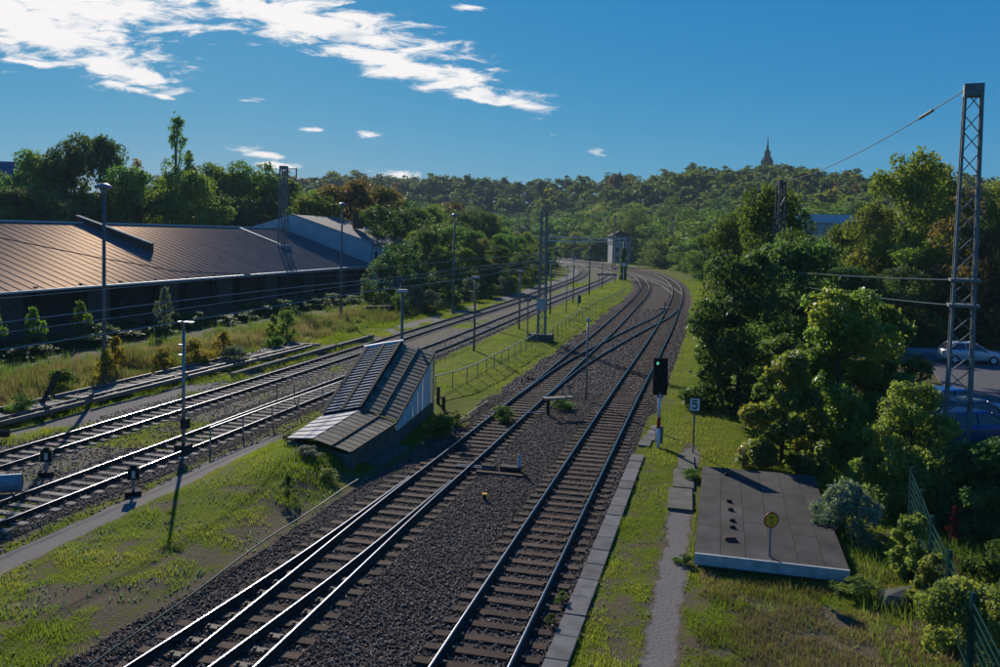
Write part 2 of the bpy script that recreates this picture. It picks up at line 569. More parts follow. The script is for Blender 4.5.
def masks(xy):
    """what the ground is made of: grass, pale gravel, dark ballast (0..1 each)"""
    d, d1, s, t = zone(xy)
    n = vnoise(xy[:, 0], xy[:, 1], 1.3, 1) - .5
    n2 = vnoise(xy[:, 0], xy[:, 1], 5., 2) - .5
    n3 = vnoise(xy[:, 0], xy[:, 1], .45, 3) - .5
    w = n * .9 + n2 * .7 + n3 * .4
    aD, aC, aB, aA = d['D'], d['C'], d['B'], d['A']
    ball = np.maximum.reduce([1 - sstep(1.35, 1.75, np.abs(aD)), (1 - sstep(1.7 + .7 * w, 2.5 + .7 * w, -aC)) * (aC < .5), ((aC > -.1) & (aD < .2)) * 1.,
                              1 - sstep(1.6, 2.6 + w * .5, np.abs(d1))])
    ball = np.maximum(ball, (1 - sstep(1.6, 2.4 + .4 * w, aD)) * sstep(37, 48, s) * (aD > 0))
    bl = np.maximum(1 - sstep(1.5, 2.3 + w * .5, np.abs(aB)), 1 - sstep(1.5, 2.1 + w * .5, np.abs(aA)))
    between = ((aA > 0) & (aB < 0)) * 1.
    ball = np.maximum(ball, bl * .55)
    ball = np.maximum(ball, between * .36)
    grav = np.zeros(len(xy))
    grav = np.maximum(grav, bl * .42)
    grav = np.maximum(grav, between * .45)
    # gravel path beside the inner yard track, beaten path and dirt beside the platform
    grav = np.maximum(grav, (1 - sstep(.36, np.maximum(.5, .72 + w * .35), np.abs(aB - 3.1 + .035 * np.clip(s - 18, 0, 20)))) * (1 - sstep(26, 38, s)))
    grav = np.maximum(grav, .85 * (1 - sstep(.18, np.maximum(.32, .5 + w * .4), np.abs(t + 1.0))) * (1 - sstep(34, 38, s)))
    grav = np.maximum(grav, .6 * (1 - sstep(.7, 1.5 + w * .4, np.abs(aA + 2.6))) )
    grass = np.ones(len(xy))
    grass *= 1 - np.clip(ball * 1.5, 0, 1)
    grass *= 1 - np.clip(grav * 1.25, 0, 1)
    bare = sstep(-.3, 1.6, t + w) * (1 - sstep(20.5, 24.0, s + w * 2)) * .92
    bare = np.maximum(bare, .40 * (1 - sstep(3.0, 5.4 + 2 * w, -aC)) * (aC < 0) * (1 - sstep(26, 36, s)))
    grass *= 1 - np.clip(bare, 0, 1)
    grass *= 1 - .26 * (aD > 1) * (s < 37) * (t < 0)
    grass *= .84 - .09 * (1 - sstep(24, 34, s)) + (.45 * n2 + .5 * n + .6 * n3) * (1 - .6 * sstep(40, 60, s))
    grass *= 1 - .85 * sstep(11.8, 14.5, -aA)
    under = sstep(9, 13, aD) * sstep(24, 34, xy[:, 1])
    grass *= 1 - .5 * under
    tuft = between * sstep(.12, .30, n2 + .4 * n) * .8 + bl * sstep(.22, .34, n2 + .3 * n) * .5
    grass = np.clip(np.maximum(grass, tuft), 0, 1)
    return grass, np.clip(grav, 0, 1), np.clip(ball, 0, 1)


def height(xy):
    d, d1, s, t = zone(xy)
    aD, aC, aB, aA = d['D'], d['C'], d['B'], d['A']
    h = .05 * (vnoise(xy[:, 0], xy[:, 1], 2.2, 5) - .5) + .04 * (vnoise(xy[:, 0], xy[:, 1], .7, 6) - .5)
    isl = sstep(2.2, 4, aB) * sstep(2.6, 4.2, -aC)
    h += isl * (.12 + .55 * np.exp(-((s - 28.2) / 4.2) ** 2 - ((t + 14.3) / 2.3) ** 2))
    h += .10 * sstep(2.1, 3.5, aD) * sstep(30, 40, s)
    h += .25 * sstep(5, 12, -aA)
    near = np.minimum.reduce([np.abs(aD), np.abs(aC), np.abs(aB), np.abs(aA), np.abs(d1)])
    k = sstep(1.3, 2.2, near)
    return h * (.15 + .85 * k)


xs = np.r_[np.arange(-150, -42, 3.), np.arange(-42, 22, .33), np.arange(22, 46, .8), np.arange(46, 170, 3.)]
ys = [-12.]
while ys[-1] < 470:
    ys.append(ys[-1] + (.33 if 8 < ys[-1] < 50 else .33 + max(0, ys[-1] - 50) * .012 if ys[-1] >= 50 else 1.))
ys = np.array(ys)
gx, gy = np.meshgrid(xs, ys)
GXY = np.c_[gx.ravel(), gy.ravel()]
gz = height(GXY)
gm, pm, bm_ = masks(GXY)
i = np.arange(len(GXY)).reshape(gx.shape)
gf = np.stack([i[:-1, :-1], i[:-1, 1:], i[1:, 1:], i[1:, :-1]], -1).reshape(-1, 4)

mt = bpy.data.materials.new('yard_ground')
mt.use_nodes = True
t_ = mt.node_tree
b_ = t_.nodes['Principled BSDF']
b_.inputs['Roughness'].default_value = .92
b_.inputs['Specular IOR Level'].default_value = .03
at = N(t_, 'ShaderNodeAttribute', attribute_name='cover')
sp = N(t_, 'ShaderNodeSeparateColor')
t_.links.new(at.outputs['Color'], sp.inputs[0])
co = N(t_, 'ShaderNodeTexCoord').outputs['Object']


def nz_(scale, detail=5, rough=.6):
    n = N(t_, 'ShaderNodeTexNoise', inp={'Scale': scale, 'Detail': detail, 'Roughness': rough})
    t_.links.new(co, n.inputs[0])
    return n.outputs[0]


def mask_(ch, sc):
    v = M(t_, 'ADD', sp.outputs[ch], M(t_, 'MULTIPLY', M(t_, 'SUBTRACT', nz_(sc), .5), .9))
    r = N(t_, 'ShaderNodeMapRange', interpolation_type='SMOOTHSTEP', inp={1: .32, 2: .62, 3: 0, 4: 1})
    t_.links.new(v, r.inputs[0])
    return r.outputs[0]


vor = N(t_, 'ShaderNodeTexVoronoi', inp={'Scale': 15.})
t_.links.new(co, vor.inputs['Vector'])
stonec = N(t_, 'ShaderNodeSeparateColor')
t_.links.new(vor.outputs['Color'], stonec.inputs[0])
dirt = mixc(t_, nz_(7., 8, .75), (.075, .056, .034), (.135, .108, .070))
pale = mixc(t_, nz_(30, 3), (.125, .112, .098), (.215, .195, .175))
dark = mixc(t_, stonec.outputs[0], (.020, .016, .014), (.085, .070, .062))
dark = mixc(t_, M(t_, 'MULTIPLY', nz_(5., 6, .75), .9), dark, (.095, .078, .068))
dark = mixc(t_, M(t_, 'MULTIPLY', nz_(.5), .7), dark, (.042, .030, .023))
gr = mixc(t_, nz_(1.7), (.055, .066, .008), (.135, .160, .008))
gr = mixc(t_, mask_(2, 0.9), gr, gr)
c_ = mixc(t_, mask_(2, 6.), dirt, dark)
c_ = mixc(t_, mask_(1, 5.), c_, pale)
mg = mask_(0, 4.)
c_ = mixc(t_, mg, c_, gr)
t_.links.new(c_, b_.inputs['Base Color'])
bp = N(t_, 'ShaderNodeBump', inp={'Strength': .7, 'Distance': .018})
hh = M(t_, 'ADD', M(t_, 'MULTIPLY', vor.outputs['Distance'], -.9), M(t_, 'ADD', M(t_, 'MULTIPLY', nz_(9, 6, .7), .45), M(t_, 'MULTIPLY', nz_(48, 3, .7), .5)))
t_.links.new(hh, bp.inputs['Height'])
t_.links.new(bp.outputs[0], b_.inputs['Normal'])
ground = npmesh('ground', np.c_[GXY, gz], gf, mt, smooth=True)
ca = ground.data.attributes.new('cover', 'FLOAT_COLOR', 'POINT')
ca.data.foreach_set('color', np.c_[gm, pm, bm_, np.ones(len(gm))].astype(np.float32).ravel())
tag(ground, kind='structure')

# far land: one sheet to the horizon rising to the wooded ridge
m_soil = material('wooded_hill_undergrowth', (.022, .038, .012), .95, (.014, .024, .009), .3, bump=.6, bscale=.5)
SKY_U = [-400, 0, 200, 330, 480, 520, 600, 690, 780, 880, 1000, 1500]
SKY_V = [176, 176, 173, 173, 180, 184, 173, 168, 168, 177, 176, 176]


HILL_EDGE = spline(trk['D'][4:] + [(-90, 480), (-200, 505), (-520, 530)], 2., 8)
_hx, _hy = np.arange(-760, 761, 8.), np.arange(40, 801, 8.)
_ha, _hb = np.meshgrid(_hx, _hy)
_HF = signed_dist(np.c_[_ha.ravel(), _hb.ravel()], HILL_EDGE).reshape(_ha.shape)


def hill_off(x, y):
    """how far a point lies outside the bend of the railway"""
    fx = np.clip((np.asarray(x, float) - _hx[0]) / 8, 0, len(_hx) - 1.001)
    fy = np.clip((np.asarray(y, float) - _hy[0]) / 8, 0, len(_hy) - 1.001)
    i, j = fx.astype(int), fy.astype(int)
    a, b = fx - i, fy - j
    F = _HF
    return (F[j, i] * (1 - a) + F[j, i + 1] * a) * (1 - b) + (F[j + 1, i] * (1 - a) + F[j + 1, i + 1] * a) * b


def hill_h(x, y):
    """wooded slope rising from the outside of the bend to the ridge line"""
    y = np.asarray(y, float)
    yc = np.clip(y, 50, 600)
    u = 500 + 850 * x / yc
    top = CAM_H + (235 + .022 * (u - 500) - np.interp(u, SKY_U, SKY_V)) / 850 * yc
    g = np.clip(top - 14.5, 0, 42)
    o_ = hill_off(x, y)
    return g * sstep(14, 150, o_) * sstep(60, 140, y) * (1 - .6 * sstep(172, 300, o_)) - .3


hx, hy = np.meshgrid(np.arange(-900, 901, 14.),
                     np.r_[np.arange(-300, 60, 40.), np.arange(60, 900, 12.)])
hz = np.where(hy < 60, -.35, hill_h(hx, hy))
i = np.arange(hx.size).reshape(hx.shape)
hf = np.stack([i[:-1, :-1], i[:-1, 1:], i[1:, 1:], i[1:, :-1]], -1).reshape(-1, 4)
tag(npmesh('hill', np.c_[hx.ravel(), hy.ravel(), hz.ravel()], hf, m_soil, smooth=True), kind='structure')


def gheight(x, y):
    return float(height(np.array([[x, y]]))[0])


# ------------------------------------------------------------------ tracks
SL_MESH = {}


def sleeper_mesh(kind, L):
    key = (kind, round(L, 1))
    if key not in SL_MESH:
        b = MB()
        b.box((0, 0, -.03), (L, .25, .16), taper=1.)
        for sx in (-.7525, .7525):
            b.box((sx, 0, .058), (.36, .17, .016), mat=1)
            for k in (-.13, .13):
                b.box((sx + k, 0, .078), (.05, .08, .04), mat=1)
        o = b.build('sleeper', [m_wood if kind == 'w' else m_pale, m_plate])
        SL_MESH[key] = o.data
        bpy.data.objects.remove(o)
    return SL_MESH[key]


def rail_obj(parent, line, off, face, dz=0., i0=0, i1=None):
    p = line[i0:i1]
    nr = normals2(p)
    keep = [k for k in range(len(p)) if p[k, 1] < 90 and k % 2 == 0 or k % 4 == 0]
    if keep[-1] != len(p) - 1: keep.append(len(p) - 1)
    p, nr = p[keep] + nr[keep] * off, nr[keep]
    prof = [(-.068, .05), (-.068, .062), (-.011, .078), (-.011, .148), (-.035, .158), (-.035, .184), (-.026, .191),
            (.026, .191), (.035, .184), (.035, .158), (.011, .148), (.011, .078), (.068, .062), (.068, .05)]
    vs, fs, ms = [], [], []
    k = len(prof)
    for q, n in zip(p, nr):
        for (a, z) in prof:
            vs.append((q[0] + n[0] * a, q[1] + n[1] * a, z + dz))
    for r in range(len(p) - 1):
        for j in range(k):
            jj = (j + 1) % k
            fs.append((r * k + j, r * k + jj, (r + 1) * k + jj, (r + 1) * k + j))
            ms.append(1 if 5 <= j <= 7 else 0)
    return npmesh('rail', np.array(vs), np.array(fs), [m_rust, face], parent, midx=ms)


def make_track(key, label, kind, face, solo_y, s_from=0, long=None, sleepers=True, dz=0.):
    root = thing('railway_track', label, 'railway track')
    ln = LN[key]
    for sgn in (-1, 1):
        rail_obj(root, ln, sgn * .7525, face, dz)
    if not sleepers:
        return root
    nr = normals2(ln)
    L = np.r_[0, np.cumsum(np.hypot(*np.diff(ln, axis=0).T))]
    far = MB()
    r2 = random.Random(key)
    for q in np.arange(.3, L[-1], .64):
        x, y = np.interp(q, L, ln[:, 0]), np.interp(q, L, ln[:, 1])
        n = (np.interp(q, L, nr[:, 0]), np.interp(q, L, nr[:, 1]))
        rz = math.atan2(n[1], n[0])
        ll, sh = (2.5, 0.) if long is None else long(y)
        if y < 6: continue
        if y < solo_y:
            o = bpy.data.objects.new('sleeper', sleeper_mesh(kind, ll))
            COL.objects.link(o)
            o.parent = root
            o.location = (x + n[0] * sh + r2.uniform(-.03, .03), y + n[1] * sh, r2.uniform(-.012, .004))
            o.rotation_euler = (0, 0, rz + r2.uniform(-.012, .012))
        else:
            far.box((x, y, -.03), (2.5, .25, .16), rz)
    if far.v:
        tag(far.build('distant_sleepers', [m_wood if kind == 'w' else m_pale], root), kind='stuff')
    return root


make_track('D', 'main railway track running between the concrete platform edge and the dark ballast, beside the signal', 'w', m_steel, 120)
make_track('C', 'main railway track with dark sleepers along the grass island, carrying both sets of points', 'w', m_steel, 120,
           long=lambda y: (3.3, -.35) if y < 18 else (2.9, -.15) if y < 30 else (3.3, .35) if 56 < y < 68 else (2.5, 0.))
make_track('C1', 'pair of rails splitting off at the lower points towards the bottom edge', 'w', m_steel, 0, sleepers=False, dz=-.004)
make_track('X', 'crossover rails linking the two main tracks before the bend', 'w', m_steel, 90, dz=-.003, sleepers=False)
make_track('Y', 'connecting rails curving off at the far points inside the bend', 'w', m_steel, 0, sleepers=False, dz=-.003)
make_track('B', 'yard track with pale weathered sleepers beside the gravel path and grass island', 'p', m_steel, 95)
make_track('A', 'yard track with pale weathered sleepers next to the weedy old siding', 'p', m_steel, 100)

# sleepers under the crossover
root = thing('crossover_sleepers', 'row of long dark sleepers under the crossover rails between the main tracks', 'sleepers')
ln, nr = LN['X'], normals2(LN['X'])
for k in range(16, len(ln) - 24, 1):
    if signed_dist(ln[k:k + 1], LN['C'])[0] < 2.4 or signed_dist(ln[k:k + 1], LN['D'])[0] > -2.3: continue
    o = bpy.data.objects.new('sleeper', sleeper_mesh('w', 2.5))
    COL.objects.link(o)
    o.parent = root
    o.location = (ln[k, 0], ln[k, 1], -.008)
    o.rotation_euler = (0, 0, math.atan2(nr[k, 1], nr[k, 0]))

# old overgrown siding, left of track A
root = thing('old_siding', 'abandoned siding of pale boards and dull rails half buried in weeds', 'old siding')
for off, z0 in ((-4.6, .02), (-3.9, .02), (-6.1, .05)):
    b = MB()
    for k in range(4 if off != -6.1 else 3):
        a, c = 27 + k * 7.4, 27 + k * 7.4 + 7.1
        pa, pb = ST(a, -25.3 + off + .016 * (a - 30)), ST(c, -25.3 + off + .016 * (c - 30))
        b.beam((*pa, .32 + z0), (*pb, .32 + z0), .07, .2)
    b.build('rail', [m_worn], root)
r2 = random.Random(3)
for k in range(64):
    if r2.random() < .18: continue
    s_ = 27 + k * .5
    x, y = ST(s_, -30.6 + .016 * (s_ - 30) + r2.uniform(-.15, .15))
    o = bpy.data.objects.new('sleeper', sleeper_mesh('p', 2.1))
    COL.objects.link(o)
    o.parent = root
    o.location = (x, y, .27 + r2.uniform(-.04, .03))
    o.scale = (1, 1.5, 1)
    o.rotation_euler = (r2.uniform(-.03, .03), r2.uniform(-.03, .03), HEAD + r2.uniform(-.06, .06))
b = MB()
for k in range(3):
    pa, pb = ST(44 + k * 7, -27.6), ST(50.6 + k * 7, -27.6)
    b.beam((*pa, .18), (*pb, .2), .3, .3)
tag(b.build('stone_kerb', [m_concd]), 'low dark kerb of long stones between the old siding and the yard track', 'kerb')

# ballast stones lying loose near the footbridge (real stones where they can be told apart)
def stones(name, xy, size, z, mats):
    n = len(xy)
    base = np.array([(1, 0, 0), (0, 1, 0), (-1, 0, 0), (0, -1, 0), (0, 0, .75), (0, 0, -.6)], float)
    fs = np.array([(0, 1, 4), (1, 2, 4), (2, 3, 4), (3, 0, 4), (1, 0, 5), (2, 1, 5), (3, 2, 5), (0, 3, 5)])
    a = rng.uniform(0, 6.28, n)
    sc = size * rng.uniform(.55, 1.25, (n, 1, 3)) * rng.uniform(.7, 1.3, (n, 1, 1))
    v = base[None] * sc + rng.normal(0, .12, (n, 6, 3)) * size
    tilt = rng.normal(0, .35, (n, 1))
    v[:, :, 2] += tilt * v[:, :, 0]
    c, s = np.cos(a)[:, None], np.sin(a)[:, None]
    x = v[:, :, 0] * c - v[:, :, 1] * s
    y = v[:, :, 0] * s + v[:, :, 1] * c
    v = np.stack([x + xy[:, None, 0], y + xy[:, None, 1], v[:, :, 2] + z[:, None]], -1).reshape(-1, 3)
    f = (fs[None] + (np.arange(n) * 6)[:, None, None]).reshape(-1, 3)
    o = npmesh(name, v, f, mats, tint=np.repeat(rng.random(n), 8))
    return tag(o, kind='stuff')


def stonemat():
    mt = bpy.data.materials.new('loose_ballast')
    mt.use_nodes = True
    t = mt.node_tree
    b = t.nodes['Principled BSDF']
    b.inputs['Roughness'].default_value = .75
    b.inputs['Specular IOR Level'].default_value = .12
    at = N(t, 'ShaderNodeAttribute', attribute_name='tint')
    rp = N(t, 'ShaderNodeValToRGB')
    e = rp.color_ramp.elements
    e[0].color = (.042, .030, .023, 1)
    e[1].color = (.30, .25, .205, 1)
    k = e.new(.55)
    k.color = (.120, .086, .064, 1)
    t.links.new(at.outputs['Fac'], rp.inputs[0])
    t.links.new(rp.outputs[0], b.inputs['Base Color'])
    return mt


m_loose = stonemat()


def scatter(n, x0, x1, y0, y1, bias=1.):
    y = y0 + (y1 - y0) * rng.random(n) ** bias
    return np.c_[rng.uniform(x0, x1, n), y]


q = scatter(250000, -15, 10, 11, 48, 1.6)
d, d1, s, t = zone(q)
g_, p_, bb = masks(q)
rail_clear = np.minimum.reduce([np.abs(np.abs(d['D']) - .7525), np.abs(np.abs(d['C']) - .7525), np.abs(np.abs(d1) - .7525)])
keep = (bb > .45) & (rail_clear > .1) & (g_ < .5)
on_sl = (np.minimum(np.abs(d['D']), np.abs(d['C'])) < 1.25) & (rng.random(len(q)) < .62)
q = q[keep & ~on_sl]
o = stones('ballast_stones', q, .036, height(q) + .02, m_loose)
tag(o, 'grey and brown ballast stones lying loose around the main tracks', 'ballast')
q = scatter(150000, -6, 26, 47, 105, 1.2)
d, d1, s, t = zone(q)
g_, p_, bb = masks(q)
keep = (bb > .5) & (np.abs(np.abs(d['D']) - .7525) > .12) & (np.abs(np.abs(d['C']) - .7525) > .12) & (g_ < .5) & (np.abs(d['C']) < 12)
keep &= ~((np.minimum(np.abs(d['D']), np.abs(d['C'])) < 1.25) & (rng.random(len(q)) < .7))
q = q[keep]
tag(stones('ballast_stones', q, .062, height(q) + .02, m_loose), 'dark ballast stones around the crossover in the middle distance', 'ballast')
q = scatter(55000, -34, 2, 20, 62, 1.3)
d, d1, s, t = zone(q)
keep = ((np.abs(d['A']) < 2.2) | (np.abs(d['B']) < 2.4)) & (np.abs(np.abs(d['A']) - .75) > .1) & (np.abs(np.abs(d['B']) - .75) > .1)
q = q[keep]
o = stones('yard_ballast', q, .045, height(q) + .015, m_loose)
tag(o, 'coarse grey stones spread between the two yard tracks', 'ballast')

# ------------------------------------------------------------------ platform edge, paths, slabs
pe = bpy.data.objects.new('platform_edge', None)
COL.objects.link(pe)
tag(pe, kind='structure')
r2 = random.Random(9)
s_ = 6.
while s_ < 39.5:
    L_ = r2.uniform(.92, 1.12)
    off = .34 * sstep(34, 39, s_)
    b = MB()
    b.box((0, 0, 0), (.50, L_ - .03, .22))
    o = b.build('paving_slab', [m_edge], pe, bevel=.012)
    o.location = (*ST(s_ + L_ / 2, -3.0 + off), -.02 + r2.uniform(-.015, .012))
    o.rotation_euler = (r2.uniform(-.008, .008), r2.uniform(-.012, .012), HEAD + r2.uniform(-.008, .008))
    if not (33.5 < s_ < 35.2):
        s_ += L_
    else:
        bpy.data.objects.remove(o)
        s_ += .8
b = MB()
for a, c, wd in ((27.6, 29.9, .8), (30.05, 32.4, .72), (32.5, 34.6, .62)):
    p = [ST(a, -1.45 - wd / 2 + .4), ST(a, -1.45 + wd / 2 + .4), ST(c, -1.55 + wd / 2 + .4), ST(c, -1.55 - wd / 2 + .4)]
    b.slab([(*k, .085) for k in p], .1)
tag(b.build('footpath', [m_concd]), kind='structure')


def loose_slab(s0, s1, t0, t1, label, z=.14):
    b = MB()
    p = [ST(s0, t0), ST(s0, t1), ST(s1, t1), ST(s1, t0)]
    b.slab([(*k, z) for k in p], .16)
    tag(b.build('concrete_slab', [m_concd], bevel=.015), label, 'slab')


loose_slab(29.2, 32.0, -12.85, -12.0, 'bare concrete slab in the ballast in front of the sloping shelter')

# flat roofed bunker
root = thing('flat_roof', 'flat felted roof of a low concrete bunker with a pale front edge', 'flat roof', (*ST(22.95, -.45), 0), HEAD)
WD, LD = 3.87, 9.0
b = MB()
b.box((WD / 2, LD / 2, .12), (WD - .16, LD - .16, .46))
b.build('base', [m_concd], root)
r2 = random.Random(4)
for (x0, x1) in ((0, .66), (.66, 1.32), (1.32, 1.98), (1.98, 2.64), (2.64, 3.3), (3.3, WD)):
    y = 0.
    while y < LD:
        L_ = min(r2.choice((1.5, 2.3, 3., 4.2)), LD - y)
        b = MB()
        b.box(((x0 + x1) / 2, y + L_ / 2, .37 + r2.uniform(0, .008)), (x1 - x0 - .012, L_ - .012, .035))
        b.build('felt_sheet', [m_felt], root)
        y += L_
for k in range(4):
    b = MB()
    w_ = WD / 4
    b.box((w_ * (k + .5), -.035, .25), (w_ - .006, .07, .30))
    b.build('fascia_board', [m_dirtywhite], root)
for (x, y) in ((.92, 1.3), (1.0, 2.35), (1.0, 2.95), (.96, 4.0), (.92, 4.85), (.85, 8.0)):
    b = MB()
    if y < 1.5:
        b.box((x, y, .44), (.36, .22, .10), .3, taper=.8)
        b.build('vent_stub', [m_brick], root, bevel=.02)
    else:
        b.lathe([(.0, .38), (.09, .38), (.08, .46), (.06, .47), (0, .47)], (x, y, 0), 8)
        b.build('vent_stub', [m_black], root)

# road behind the bushes and its verge
b = MB()
b.slab([(21, 36, .24), (60, 22, .24), (66, 58, .24), (33, 66, .24)], .3)
tag(b.build('road', [m_asph]), kind='structure')
b = MB()
b.slab([(32, 66.6, .36), (66, 58.6, .36), (66, 62, .36), (32, 69, .36)], .4)
tag(b.build('pavement', [m_conc]), kind='structure')
# ------------------------------------------------------------------ freight shed
SH_S0, SH_S1, SH_T, SH_W, SH_E, SH_R = 26.0, 110.0, -47.5, 13.6, 4.35, 9.0
root = thing('freight_shed', 'long dark freight shed with a low pitched ribbed metal roof glinting in the sun', 'freight shed', (*ST(SH_S0, SH_T), 0), HEAD)
LS = SH_S1 - SH_S0
sl = math.atan2(SH_R - SH_E, SH_W)
n_sh = int(LS / 1.05)


def roof_sheet_mesh():
    b = MB()
    n, w, L = 42, 1.05, math.hypot(SH_W + .6, (SH_R - SH_E) * (SH_W + .6) / SH_W)
    prof = []
    for k in range(n + 1):
        u = k / n
        ph = u % 1.
        z = .034 * max(0., 1 - abs(ph - .5) / .05) ** .6 if abs(ph - .5) < .05 else .0
        z += .008 * math.sin(u * 6.2832 * 5)
        prof.append((u * w, z))
    vs = [(0, y, z) for y, z in prof] + [(-L, y, z) for y, z in prof]
    fs = [(k, k + 1, n + 2 + k, n + 1 + k) for k in range(n)]
    b.add(vs, fs)
    return b.build('roof_sheet', [m_zinc], smooth=True)


rs = roof_sheet_mesh()
for k in range(n_sh):
    for side in (0, 1):
        o = rs if k == 0 and side == 0 else rs.copy()
        if o is not rs: COL.objects.link(o)
        o.parent = root
        o.location = (.6, k * 1.05, SH_E - .6 * math.tan(sl)) if side == 0 else (-2 * SH_W - .6, k * 1.05 + 1.05, SH_E - .6 * math.tan(sl))
        o.rotation_euler = (0, sl, 0 if side == 0 else math.pi)
        if side == 1: o.rotation_euler = (0, sl, math.pi)
b = MB()
b.beam((-SH_W, -.2, SH_R + .05), (-SH_W, LS, SH_R + .05), .5, .16)
b.build('ridge_cap', [m_trim], root)
b = MB()
b.box((.66, LS / 2, SH_E - .26), (.16, LS, .14))
b.build('gutter', [m_trim], root)
b = MB()
b.box((-.2, LS / 2, 2.7), (.24, LS, 2.9))
b.box((-SH_W, .15, 2.5), (2 * SH_W, .24, 4.6))
b.box((-2 * SH_W + .2, LS / 2, 2.7), (.24, LS, 2.9))
b.build('wall', [m_shedwall], root)
b = MB()
b.box((.9, LS / 2, .6), (2.4, LS, 1.2))
b.build('loading_platform', [m_brick], root)
k = 0
y = 2.2
while y < LS - 2:
    b = MB()
    b.box((.12, y, 2.75), (.26, .26, 3.2))
    b.beam((.25, y, 2.9), (.62, y, SH_E - .32), .14)
    b.build('timber_post', [m_timber], root)
    if k % 2 == 0:
        b = MB()
        for q in range(5):
            b.box((.02, y + 1.1 + q * .5, 2.6), (.12, .48, 2.7 + .01 * (q % 2)))
        b.build('sliding_door', [m_door], root)
    else:
        b = MB()
        b.box((-.06, y + 2.2, 3.3), (.08, 2.2, .8))
        b.build('window', [m_timber], root)
    y += 4.4
    k += 1
# brick fire wall standing up through the roof, from ridge to about two thirds down
b = MB()
fw = 70.6 - SH_S0
z0 = lambda x: SH_R - (x + SH_W) * math.tan(sl)
b.hexa([(-SH_W - .6, fw, SH_R - .6), (-5.7, fw, z0(-5.7) - .4), (-5.7, fw + .42, z0(-5.7) - .4), (-SH_W - .6, fw + .42, SH_R - .6)],
       [(-SH_W - .6, fw, SH_R + .72), (-5.7, fw, z0(-5.7) + .85), (-5.7, fw + .42, z0(-5.7) + .85), (-SH_W - .6, fw + .42, SH_R + .72)])
fwo = b.build('fire_wall', [m_brick], root)
b = MB()
b.slab([(-SH_W - .65, fw - .06, SH_R + .80), (-5.62, fw - .06, z0(-5.7) + .93), (-5.62, fw + .48, z0(-5.7) + .93), (-SH_W - .65, fw + .48, SH_R + .80)], .08)
b.build('coping', [m_conc], fwo)
b = MB()
b.beam((-7.4, LS - 11.7, 6.98), (-SH_W, LS - 11.7, SH_R + .10), .3, .05)
b.build('flashing', [m_trim], root)

# ------------------------------------------------------------------ white gabled building behind the shed
root = thing('gabled_building', 'pale gabled building with grey brown roof and chimney at the far end of the shed', 'building', (*ST(SH_S1 + .3, SH_T), 0), HEAD)
GE, GP, GL = 7.3, 10.9, 16.
WG = 13.4
b = MB()
b.hexa([(0, 0, 0), (0, GL, 0), (-WG * 2 + 2, GL, 0), (-WG * 2 + 2, 0, 0)][::-1], [(0, 0, GE), (0, GL, GE), (-WG * 2 + 2, GL, GE), (-WG * 2 + 2, 0, GE)][::-1])
b.hexa([(-.01, .0, GE), (-.01, .4, GE), (-WG * 2 + 2, .4, GE), (-WG * 2 + 2, 0, GE)][::-1], [(-WG + 1.4, 0, GP), (-WG + 1.4, .4, GP), (-WG + .6, .4, GP), (-WG + .6, 0, GP)][::-1])
b.build('wall', [m_render], root)
b = MB()
b.slab([(.55, .45, GE - .1), (.55, GL + .3, GE - .1), (-WG + 1, GL + .3, GP + .12), (-WG + 1, .45, GP + .12)], .18)
b.slab([(-WG + 1, .45, GP + .12), (-WG + 1, GL + .3, GP + .12), (-WG * 2 + 1.4, GL + .3, GE - .1), (-WG * 2 + 1.4, .45, GE - .1)], .18)
b.build('roof', [m_tile], root)
b = MB()
b.slab([(.1, -.06, GE + .06), (.1, .46, GE + .06), (-WG + 1, .46, GP + .28), (-WG + 1, -.06, GP + .28)], .1)
b.build('verge', [m_conc], root)
b = MB()
b.box((-5.6, 8, 10.4), (1.1, 1.4, 2.4))
b.box((-5.6, 8, 11.65), (1.25, 1.55, .12))
b.build('chimney', [m_brick], root)
for k in range(5):
    b = MB()
    b.box((.02, 1.6 + k * 2.9, 5.2), (.10, 1.15, 1.9))
    w = b.build('window', [m_white], root)
    b = MB()
    for sx in (-.26, .26):
        b.box((.085, 1.6 + k * 2.9 + sx, 5.2), (.04, .44, 1.7))
    b.build('pane', [m_glass], w)
b = MB()
b.tube([(.35, .2, GE - .2), (.12, .2, GE - .7), (.12, .2, 1)], .06)
b.build('downpipe', [m_grey], root)

# ------------------------------------------------------------------ sloping stair shelter on the island
root = thing('stair_shelter', 'low stair shelter with a steep mossy roof on the grass island', 'shelter')
rr_, kr, fr = Vector((-3.0, 40.7, 2.95)), Vector((-3.98, 34.1, 1.04)), Vector((-5.18, 30.35, .76))
rm, km, fm = Vector((-4.75, 41.3, 3.32)), Vector((-5.62, 34.9, 1.42)), Vector((-6.85, 31.35, 1.0))
rl, kl, fl = Vector((-6.5, 41.5, 2.95)), Vector((-7.35, 35.3, 1.02)), Vector((-8.05, 32.3, .76))


def lerp(a, b, t): return a + (b - a) * t


def sheets(a0, a1, b0, b1, n, mats, name, lift, cols=1, th=.03, over=.35):
    """overlapping roof sheets between edge a (a0->a1) and edge b (b0->b1), laid from the top"""
    for k in range(n):
        for c in range(cols):
            t0, t1 = k / n, min(1, (k + 1 + over) / n)
            c0, c1 = c / cols + .004, (c + 1) / cols - .004
            p = [lerp(lerp(a0, a1, t0), lerp(b0, b1, t0), c0), lerp(lerp(a0, a1, t1), lerp(b0, b1, t1), c0),
                 lerp(lerp(a0, a1, t1), lerp(b0, b1, t1), c1), lerp(lerp(a0, a1, t0), lerp(b0, b1, t0), c1)]
            p[1] = p[1] + Vector((0, 0, lift)); p[2] = p[2] + Vector((0, 0, lift))
            MB().slab(p, th).build(name, [mats[(k * 7 + c * 3) % len(mats)]], root)


